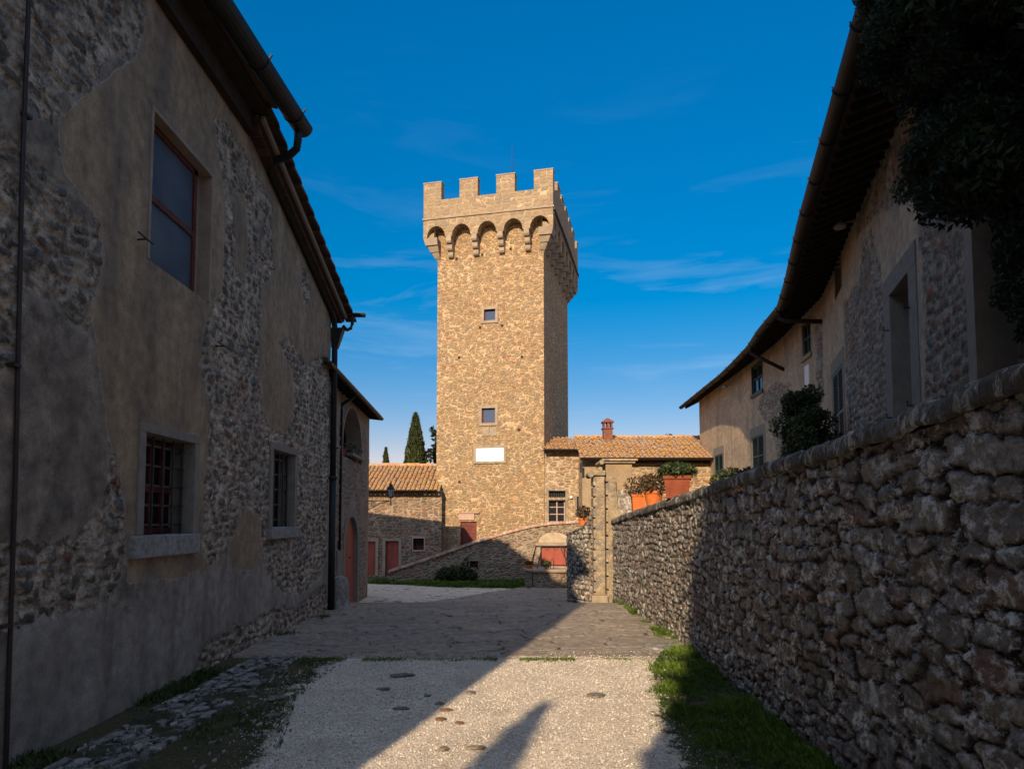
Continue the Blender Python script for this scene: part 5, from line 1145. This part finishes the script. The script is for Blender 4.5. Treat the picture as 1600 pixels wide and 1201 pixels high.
box_pot(3.03, 12.3, 2.49, .46, .62, .40, -.25, 'large ribbed brown planter box with green leafy plants on coping', 3, m_terrad, m_pot_g, 1300, (.36, .46, .18))
round_pot(2.02, 19.0, 1.93, .15, .22, 'small flower pot on the low return wall left of pier', 4, m_terra, m_pot_r, pr=(.24, .24, .24), n=260)
round_pot(.66, 26.25, .225, .16, .15, 'low orange flower pot on the left rim of the well', 5, m_terra, m_pot_r, pr=(.18, .18, .1), n=120)
round_pot(1.32, 25.72, .225, .09, .10, 'small dark potted plant on the front rim of the well', 6, m_terrad, m_pot_g, pr=(.2, .15, .16), n=160)
round_pot(*H2.at(3.55, -.12, 3.86), .15, .26, 'red clay pot at the left of the loggia arch', 7, m_terrad, m_pot_r, group='pots in the loggia arch', pr=(.15, .15, .15), n=100)
round_pot(*H2.at(5.0, -.05, 3.86), .16, .22, 'clay pot with pale trailing plant at right of the loggia arch', 8, m_terrad, M_leaf('pale_plant_leaf', [(0, (.06, .07, .05)), (1, (.25, .25, .2))]), group='pots in the loggia arch', pr=(.3, .3, .25), n=220)

# bollard of lichened stone at the pipe foot
bol = thing('stone_bollard', 'white lichened stone bollard at the foot of the black drainpipe', 'bollard', (-4.05, 15.95, 0))
U, T = np.meshgrid(np.linspace(0, 2 * math.pi, 40), np.linspace(0, 1, 26), indexing='ij')
rr = .23 * np.interp(T, [0, .2, .75, .93, 1.0], [1.12, 1.0, .92, .72, .02]) * (1 + .16 * (fbm(np.cos(U) * 1.5 + 3, np.sin(U) * 1.5 + T * 3, 1.6, 4) - .5))
mesh_obj('stone', np.stack([-4.05 + rr * np.cos(U), 15.95 + rr * np.sin(U), -.03 + T * .84], -1).reshape(-1, 3), grid_faces(40, 26), m_cobble, bol, {'edge': np.full(U.shape, .1), 'rnd': fbm(U, T * 4, 2, 1), 'pl': np.full(U.shape, -.6)}, True)

# ================================================================== trees and shrubs
cypress(-6.5, 45, -1, 10.2, .98, 'large cypress beyond the outbuilding roof beside the tower', 11, n=12000)
cypress(-11.3, 60, -1.5, 10.0, .62, 'small distant cypress standing alone above the outbuilding roof', 12, n=4500)
cypress(-10.9, 50, -1, 8.0, .5, 'sliver of cypress against the loggia house corner', 13, n=3500)
t = thing('evergreen_tree', 'dark rounded evergreen tree half hidden behind the tower', 'tree', (-5.5, 46, -1))
m = MB(); m.tube([(-5.5, 46, -1), (-5.4, 46, 4), (-5.2, 46, 8)], .2, 7, rs=[.25, .18, .06]); m.build('trunk', m_trunk, t)
rg = random.Random(4); clumps = [((-5.0 + rg.uniform(-.55, .9), 46 + rg.uniform(-.8, .8), 3.4 + rg.random() * 4.0), (.6, .6, .5)) for _ in range(26)] + [((-5.25, 46, 7.9), (.35, .35, .4)), ((-5.5, 46, 8.3), (.2, .2, .2))]
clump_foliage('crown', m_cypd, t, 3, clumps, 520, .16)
for (x, y, zt_, s_, lb) in ((10.05, 43, 7.35, .35, 'dark treetop showing above the long wing roof'), (9.3, 40.5, 6.75, .3, 'tiny bluish treetop just above the wing ridge')):
    t = thing('garden_tree', lb, 'tree', (x, y, -1), 0); m = MB(); m.tube([(x, y, -1), (x, y, zt_ - .3)], .1, 6, rs=[.16, .05]); m.build('trunk', m_trunk, t)
    rg = random.Random(x); clump_foliage('crown', m_cyp, t, int(x), [((x + rg.uniform(-.5, .5), y + rg.uniform(-.5, .5), zt_ - .2 - rg.random() * 2), (s_, s_, s_)) for _ in range(16)] + [((x, y, zt_), (s_, s_, s_ * .8))], 700, .12)
# shrub on the terrace
t = thing('camellia_shrub', 'dense dark evergreen shrub on the terrace below the villa wall', 'shrub', (6.0, 13.6, 1.95))
m = MB()
for a in range(5): m.tube([(6.0, 13.6, 1.9), (6.0 + .3 * math.cos(a * 1.3), 13.6 + .3 * math.sin(a * 1.3), 3.2), (6.0 + .5 * math.cos(a * 1.3), 13.6 + .5 * math.sin(a * 1.3), 4.3)], .03, 6, rs=[.05, .03, .01])
m.build('stem', m_trunk, t)
rg = random.Random(9); cl = []
for _ in range(70):
    a = rg.uniform(0, 6.28); q = rg.random(); z = 2.5 + 2.15 * q; r = .62 * math.sin(math.pi * min(1, .22 + .72 * q)) ** .6 * rg.uniform(.4, 1.12); cl.append(((6.0 + r * math.cos(a), 13.6 + r * math.sin(a), z), (.25, .25, .22)))
clump_foliage('foliage', m_bush, t, 5, cl, 6000, .042, 1.6)
t = thing('trailing_plant', 'low trailing greenery on the coping left of the shrub', 'plant', (3.15, 8.6, 2.6))
rg = random.Random(2); clump_foliage('foliage', m_bush, t, 6, [((5.05 - .25 + rg.uniform(-.7, .5), 13.4 + rg.uniform(-.8, .4), 2.5 + rg.random() * .55), (.22, .22, .16)) for _ in range(22)], 2600, .055)
# bush at the ramp wall
t = thing('bush', 'dark green bush growing against the ramp wall', 'bush', (-2.2, 28.1, -.5))
rg = random.Random(7); clump_foliage('foliage', m_bush, t, 8, [((-2.25 + rg.uniform(-.75, .75), 28.1 + rg.uniform(-.25, .15), -.42 + rg.random() * .42), (.3, .25, .22)) for _ in range(34)] + [((-1.95, 28.2, .2), (.16, .12, .35))], 1500, .07)
# the big evergreen leaning in at the top right, close to the camera
t = thing('big_cypress', 'large near-black evergreen hanging into the upper right corner', 'tree', (5.1, 4.6, 2.5))
m = MB(); m.tube([(5.1, 4.6, 2.4), (5.0, 4.7, 6), (4.9, 4.8, 10), (4.9, 4.8, 14)], .3, 12, rs=[.34, .28, .2, .05]); tk = m.build('trunk', m_trunk, t)
rg = random.Random(21); cl = []; limbs = MB()
def limb(p0, p1, n, rad, s0=.5):
    p0 = Vector(p0); p1 = Vector(p1)
    if p1.x / p1.y > .55: limbs.tube([p0, p0.lerp(p1, .5) + Vector((0, 0, .1)), p1], .03, 6, rs=[.06, .035, .012])
    for i in range(n):
        f = s0 + (1 - s0) * rg.random(); p = p0.lerp(p1, f) + Vector((rg.gauss(0, rad), rg.gauss(0, rad), rg.gauss(0, rad * .8))); s_ = rg.uniform(.10, .2); cl.append((tuple(p), (s_, s_, s_ * .9)))
for (px_, y_, z_, nn, rd) in ((2.88, 5.35, 6.45, 60, .17), (2.80, 5.3, 6.0, 45, .13), (3.0, 5.5, 5.8, 50, .17), (3.25, 5.4, 5.3, 60, .2), (3.15, 5.3, 4.85, 60, .16), (3.35, 5.3, 4.55, 50, .13), (3.6, 5.4, 5.0, 60, .24), (3.7, 5.2, 4.6, 40, .18), (3.85, 5.1, 4.05, 60, .18), (3.95, 5.1, 3.7, 45, .15),
                         (3.5, 5.6, 6.2, 70, .3), (3.2, 5.7, 7.1, 70, .3), (3.05, 5.6, 7.8, 60, .3), (3.9, 5.5, 7.0, 70, .35), (4.2, 5.4, 5.8, 80, .35), (4.3, 5.2, 4.8, 80, .3), (4.1, 5.0, 4.4, 60, .25), (4.5, 5.0, 6.6, 60, .35), (4.6, 5.3, 4.0, 60, .3), (3.6, 5.3, 5.6, 80, .28)):
    limb((4.95, 4.75, z_ + .8), (px_, y_, z_), nn, rd, .55)
for _ in range(420):
    a = rg.uniform(0, 6.28); z = rg.uniform(4.0, 15); r = 1.9 * (1 - max(0, z - 8) / 9) * rg.uniform(.45, 1); p = (4.95 + r * math.cos(a), 4.75 + r * math.sin(a) * .8, z)
    s_ = rg.uniform(.22, .4); cl.append((p, (s_, s_, s_)))
limbs.build('branch', m_trunk, t)
def keep_clump(c):
    (x, y, z), r_ = c; q = (x - r_[0] * .8) / y; e_ = (z - EYE) / y
    lim = .545 if e_ > .685 else (.605 if e_ > .575 else (.585 if e_ > .485 else (.735 if e_ > .25 else 9)))
    return q > lim + .012 * math.sin(z * 9 + x * 5)
cl = [c for c in cl if keep_clump(c)]
near = [c for c in cl if c[1][0] < .21]; far_ = [c for c in cl if c[1][0] >= .21]
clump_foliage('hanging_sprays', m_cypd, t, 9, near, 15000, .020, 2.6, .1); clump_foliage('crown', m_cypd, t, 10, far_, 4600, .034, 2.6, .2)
# trees of the lane behind the viewer; their shade falls on the retaining wall and the villa
lane = 'cypresses lining the lane behind the viewer'
for (x, y, h, r, lb) in ((-4.0, -8.0, 7.5, .42, 'slim young cypress whose tip shades the gravel'), (-1.0, -8.0, 13.4, 1.5, 'broad cypress first of the lane row'), (1.5, -8.2, 24, 1.75, 'tallest cypress of the lane row'), (4.5, -8.2, 25.5, 1.9, 'wide cypress at the far right of the lane row'), (-.1, -10.5, 17.0, 1.3, 'cypress set back behind the lane row')):
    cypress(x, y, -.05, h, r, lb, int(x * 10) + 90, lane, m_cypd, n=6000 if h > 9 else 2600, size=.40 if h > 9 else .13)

# ================================================================== grass, pebbles and loose stones
def grass(name, seed, n, sampler, hmin, hmax, label, mat, wid=.006, zf=None):
    rng = np.random.default_rng(seed); X, Y = sampler(rng, n); n = len(X); Z = gz(Y) + .005
    a = rng.random(n) * 2 * math.pi; h = (hmin + (hmax - hmin) * rng.random(n)) * (.45 + 1.3 * sstep(fbm(X, Y, 2.0, seed + 2), .35, .68)); ln_ = h * (.2 + .7 * rng.random(n)); w = wid * (.7 + .8 * rng.random(n)) * np.maximum(1, Y / 8)
    dx, dy = np.cos(a), np.sin(a)
    P0 = np.stack([X - dy * w, Y + dx * w, Z], 1); P1 = np.stack([X + dy * w, Y - dx * w, Z], 1)
    P2 = np.stack([X + dx * ln_ * .45 + dy * w * .6, Y + dy * ln_ * .45 - dx * w * .6, Z + h * .65], 1); P3 = np.stack([X + dx * ln_, Y + dy * ln_, Z + h], 1)
    V = np.stack([P0, P1, P2, P3], 1).reshape(-1, 3); F = np.arange(4 * n).reshape(-1, 4)
    o = mesh_obj(name, V, F, mat, attrs={'rnd': np.repeat(rng.random(n) * .6 + .4 * vnoise(X * 2, Y * 2, 3), 4)}); tag(o, label, 'grass', kind='stuff'); return o
def s_right(rng, n):
    Y = 3.6 + 7.3 * rng.random(n); X = right_edge(Y) - .15 + (2.85 - right_edge(Y) + .15) * rng.random(n) ** .8
    d = X - right_edge(Y); k_ = rng.random(n) < sstep(d + .9 * (fbm(X, Y, 2.2, 8) - .5), -.05, .30); k_ &= fbm(X, Y, 3.1, 15) > .33; return X[k_], Y[k_]
grass('grass', 1, 46000, s_right, .02, .075, 'lush green grass strip along the retaining wall foot', m_grass)
rw = np.random.default_rng(5); nw = 5200; Yw = 4.2 + 6.6 * rw.random(nw); Xw = right_edge(Yw) + (2.8 - right_edge(Yw)) * rw.random(nw); kw = fbm(Xw, Yw, 2.4, 44) > .50; Xw, Yw = Xw[kw], Yw[kw]
Vw, Fw = leafcloud(rw, np.stack([Xw, Yw, .025 + .05 * rw.random(len(Xw))], 1), .026, 1.5, .2)
tag(mesh_obj('weeds', Vw, Fw, m_bush2, attrs={'rnd': np.repeat(rw.random(len(Xw)), 4)}), 'broad-leaved weeds mixed into the grass by the retaining wall', 'weeds', kind='stuff')
def s_wallfoot(rng, n):
    Y = 10.8 + 7.2 * rng.random(n); w = np.interp(Y, [10.8, 12, 18], [.5, .28, .16]); X = 2.86 - w * rng.random(n) ** 1.3; k_ = fbm(X * 0, Y, 1.6, 3) > .40; return X[k_], Y[k_]
grass('grass', 2, 9000, s_wallfoot, .03, .10, 'narrow tufts of bright grass where paving meets the wall', m_grass)
def s_left(rng, n):
    Y = 3.8 + 7.2 * rng.random(n); lo = -3.22; X = lo - .7 + (left_edge(Y) + .85 - lo) * rng.random(n) ** 1.0; k_ = (fbm(X, Y, 2.4, 6) > .44) & ((X > lo) | (fbm(X, Y, 2.1, 5) > .60)); return X[k_], Y[k_]
grass('grass', 3, 26000, s_left, .008, .030, 'low dark moss and grass between cobbles and gravel', m_moss, .005)
def s_houses(rng, n):
    Y = 3.8 + 12 * rng.random(n); X = -4.25 + .36 * rng.random(n) ** 1.4; k_ = fbm(X * 0, Y, 1.4, 6) > .42; return X[k_], Y[k_]
grass('grass', 4, 9000, s_houses, .015, .07, 'weeds along the foot of the left house wall', m_moss, .006)
def s_edge(rng, n):
    X = -3.4 + 6.2 * rng.random(n); Y = 10.22 + .14 * rng.normal(size=n) * .6; k_ = fbm(X, Y * 0, 1.7, 9) > np.interp(X, [-3.4, -2.3, 0, 1.2, 2.8], [.22, .38, .46, .42, .22]); return X[k_], Y[k_]
grass('grass', 5, 5000, s_edge, .006, .035, 'thin line of grass where gravel meets the paving', m_grass, .005)
def s_joint(rng, n):
    X = -4.2 + 7.0 * rng.random(n); Y = 10.4 + 8.6 * rng.random(n); c, s_ = math.cos(.22), math.sin(.22); e, r = stones(X * c + Y * s_, -X * s_ + Y * c, .82, .50, 21, .10, .35)
    k_ = (e < .010) & (fbm(X, Y, .9, 12) > .50); return X[k_], Y[k_]
grass('grass', 8, 60000, s_joint, .006, .028, 'tiny moss and grass blades in the joints of the paving', m_moss, .004)
def s_court(rng, n):
    X = -7.5 + 8.2 * rng.random(n); Y = 25.6 + 2.8 * rng.random(n); lim = np.interp(X, [-9, -5, -3, 0.4, 1.5], [28.1, 27.6, 26.4, 25.9, 25.6]); k_ = (Y > lim - .1 + .5 * (fbm(X, Y, 1.5, 3) - .5)) & (Y < 28.45); return X[k_], Y[k_]
grass('grass', 6, 24000, s_court, .03, .12, 'green lawn strip below the ramp wall', m_grass, .008)
# pebbles on top of the gravel
def pebbles():
    rng = np.random.default_rng(77); n = 20000; Y = 4.6 + 6.1 * rng.random(n) ** .9; Y = np.where((Y > 10.3) & (rng.random(n) < .6), 10.1 + .3 * rng.random(n), Y); X = -3.0 + 5.2 * rng.random(n); ins = np.maximum(left_edge(Y) - X, X - right_edge(Y)); k_ = rng.random(n) > sstep(ins, -.15, .5); X, Y = X[k_], Y[k_]; n = len(X)
    s = .004 + .009 * rng.random(n) ** 2.2; base = np.array([(1, 0, 0), (-1, 0, 0), (0, 1, 0), (0, -1, 0), (0, 0, .7), (0, 0, -.7)], float)
    V = base[None] * (1 + .45 * (rng.random((n, 6, 1)) - .5)) * s[:, None, None]; a = rng.random(n) * 6.28; c, s_ = np.cos(a)[:, None], np.sin(a)[:, None]
    Vx = V[..., 0] * c - V[..., 1] * s_; Vy = V[..., 0] * s_ + V[..., 1] * c
    Z0 = .012 + .035 * (fbm(X, Y, .9, 2) - .5) + .012 * (fbm(X, Y, 6, 5) - .5)
    Z0 = Z0 + np.where(Y > 10.22, .022, 0)
    V = np.stack([Vx + X[:, None], Vy + Y[:, None], V[..., 2] + (Z0 + s * .4)[:, None]], -1).reshape(-1, 3)
    f = np.array([(0, 2, 4), (2, 1, 4), (1, 3, 4), (3, 0, 4), (2, 0, 5), (1, 2, 5), (3, 1, 5), (0, 3, 5)]); F = (np.arange(n)[:, None, None] * 6 + f[None]).reshape(-1, 3)
    m_ = M_attr('pebble_limestone', [(0, (.34, .30, .25)), (.4, (.60, .55, .48)), (.8, (.74, .69, .62)), (1, (.82, .79, .73))], .2)
    o = mesh_obj('pebbles', V, F, m_, attrs={'rnd': np.repeat(rng.random(n), 6)}); tag(o, 'loose pale limestone chips scattered over the gravel road', 'gravel', kind='stuff')
pebbles()
def chips():
    rng = np.random.default_rng(31); n = 1000; Y = 4.2 + 6.8 * rng.random(n); X = np.where(rng.random(n) < .62, -3.95 + .85 * rng.random(n), -3.1 + (left_edge(Y) + 3.3) * rng.random(n)); k_ = (fbm(X, Y, 2.6, 3) > .46); X, Y = X[k_], Y[k_]; n = len(X)
    s = .008 + .038 * rng.random(n) ** 3; K = 7; a = np.linspace(0, 2 * np.pi, K, endpoint=False)[None] + rng.random((n, 1)) * 6; r = s[:, None] * (.6 + .6 * rng.random((n, K)))
    px = X[:, None] + r * np.cos(a) * .6; py = Y[:, None] + r * np.sin(a) * 1.5; z0 = np.where(X < -3.15, .034, .016)[:, None] + .006 * rng.random((n, 1)) + 0 * r
    top = np.stack([px * .92 + X[:, None] * .08, py * .92 + Y[:, None] * .08, z0 + .006 + .004 * rng.random((n, K))], -1); bot = np.stack([px, py, z0 * 0 - .01], -1)
    V = np.concatenate([top, bot], 1).reshape(-1, 3); F = []
    for i in range(n):
        b_ = i * 2 * K; F.append(tuple(range(b_, b_ + K))); F += [(b_ + (j + 1) % K, b_ + j, b_ + K + j, b_ + K + (j + 1) % K) for j in range(K)]
    m_ = M_attr('stone_chip', [(0, (.10, .095, .08)), (.5, (.20, .19, .17)), (1, (.42, .41, .38))], .4)
    tag(mesh_obj('stone_chips', V, F, m_, attrs={'rnd': np.repeat(rng.random(n), 2 * K)}), 'pale flat stone chips strewn through the moss along the left house', 'stone chips', kind='stuff')
chips()
m_ls = M_plain('loose_grey_stone', (.34, .30, .255), .5, 16, bump=.01)
m_lr = M_plain('loose_red_shard', (.24, .13, .085), .3, 20, bump=.006)
LS = [(-1.46, 9.16, .23, .09, m_ls, 'largest flat dark stone bedded in the shaded gravel'), (-1.58, 8.42, .12, .06, m_ls, 'small dark stone in front of the largest flat stone'), (-1.21, 7.55, .14, .05, m_ls, 'flat greyish stone close to the shadow edge, half buried'), (-.50, 8.24, .10, .07, m_ls, 'dark stone just inside the sunlit gravel'),
      (-.75, 7.16, .08, .05, m_lr, 'reddish shard in the sunlit gravel, left of its pair'), (-.54, 7.02, .07, .05, m_lr, 'reddish shard in the sunlit gravel, right of its pair'), (1.01, 8.12, .15, .10, m_ls, 'lone grey stone at the right of the gravel'), (-.32, 6.28, .12, .05, m_ls, 'flat pale stone near the cypress shadow'),
      (-.82, 7.75, .08, .06, m_ls, 'brown pebble-like stone above the reddish shards'), (-1.0, 8.1, .06, .04, m_ls, 'little stone lying exactly on the shadow line'), (-.72, 7.5, .10, .05, m_lr, 'brown shard just above the reddish pair'), (-.62, 6.25, .07, .05, m_ls, 'small stone left of the flat pale stone'),
      (-2.75, 8.0, .16, .12, m_ls, 'mossy stone at the left border of the gravel'), (-2.55, 7.3, .12, .10, m_ls, 'dark lump among moss by the gravel border')]
for i, (x, y, r, r2, mt, lb) in enumerate(LS):
    r *= .82; r2 *= .85
    U, T = np.meshgrid(np.linspace(0, 2 * math.pi, 22), np.linspace(0, math.pi / 2, 8), indexing='ij'); k_ = .72 + .75 * (fbm(np.cos(U) * .9 + i * 3 + 5, np.sin(U) * .9 + 4, 1.5, i, 3) - .35) + .05 * np.cos(3 * U + i)
    V = np.stack([x + r * k_ * np.sin(T) * np.cos(U), y + r2 * 1.3 * k_ * np.sin(T) * np.sin(U), -.005 + (.022 if r > .1 else .018) * np.cos(T) ** .6 + .012 * (fbm(U * 2, T * 3, 2, i))], -1).reshape(-1, 3)
    V = V + np.array([0, 0, .012 + .01]); tag(mesh_obj('loose_stone', V, grid_faces(22, 8), mt, smooth=True, origin=(x, y, 0)), lb, 'stone', 'loose stones in the gravel')
sl = thing('edge_slab', 'pale stone slab lying in the grass at the wall foot', 'stone slab', (2.55, 11.2, 0))
U, T = np.meshgrid(np.linspace(0, 2 * math.pi, 26), np.linspace(0, math.pi / 2, 8), indexing='ij'); k_ = 1 + .25 * (fbm(np.cos(U) + 5, np.sin(U), 1.4, 8) - .5) * 2
mesh_obj('slab', np.stack([2.5 + .33 * k_ * np.sin(T) ** .5 * np.cos(U), 11.1 + .32 * k_ * np.sin(T) ** .5 * np.sin(U), .075 * np.cos(T) ** .3 + 0 * U], -1).reshape(-1, 3), grid_faces(26, 8), m_cobble, sl, {'edge': np.full(U.shape, .1), 'rnd': fbm(U, T, 2, 1), 'pl': np.full(U.shape, -.6)}, True)
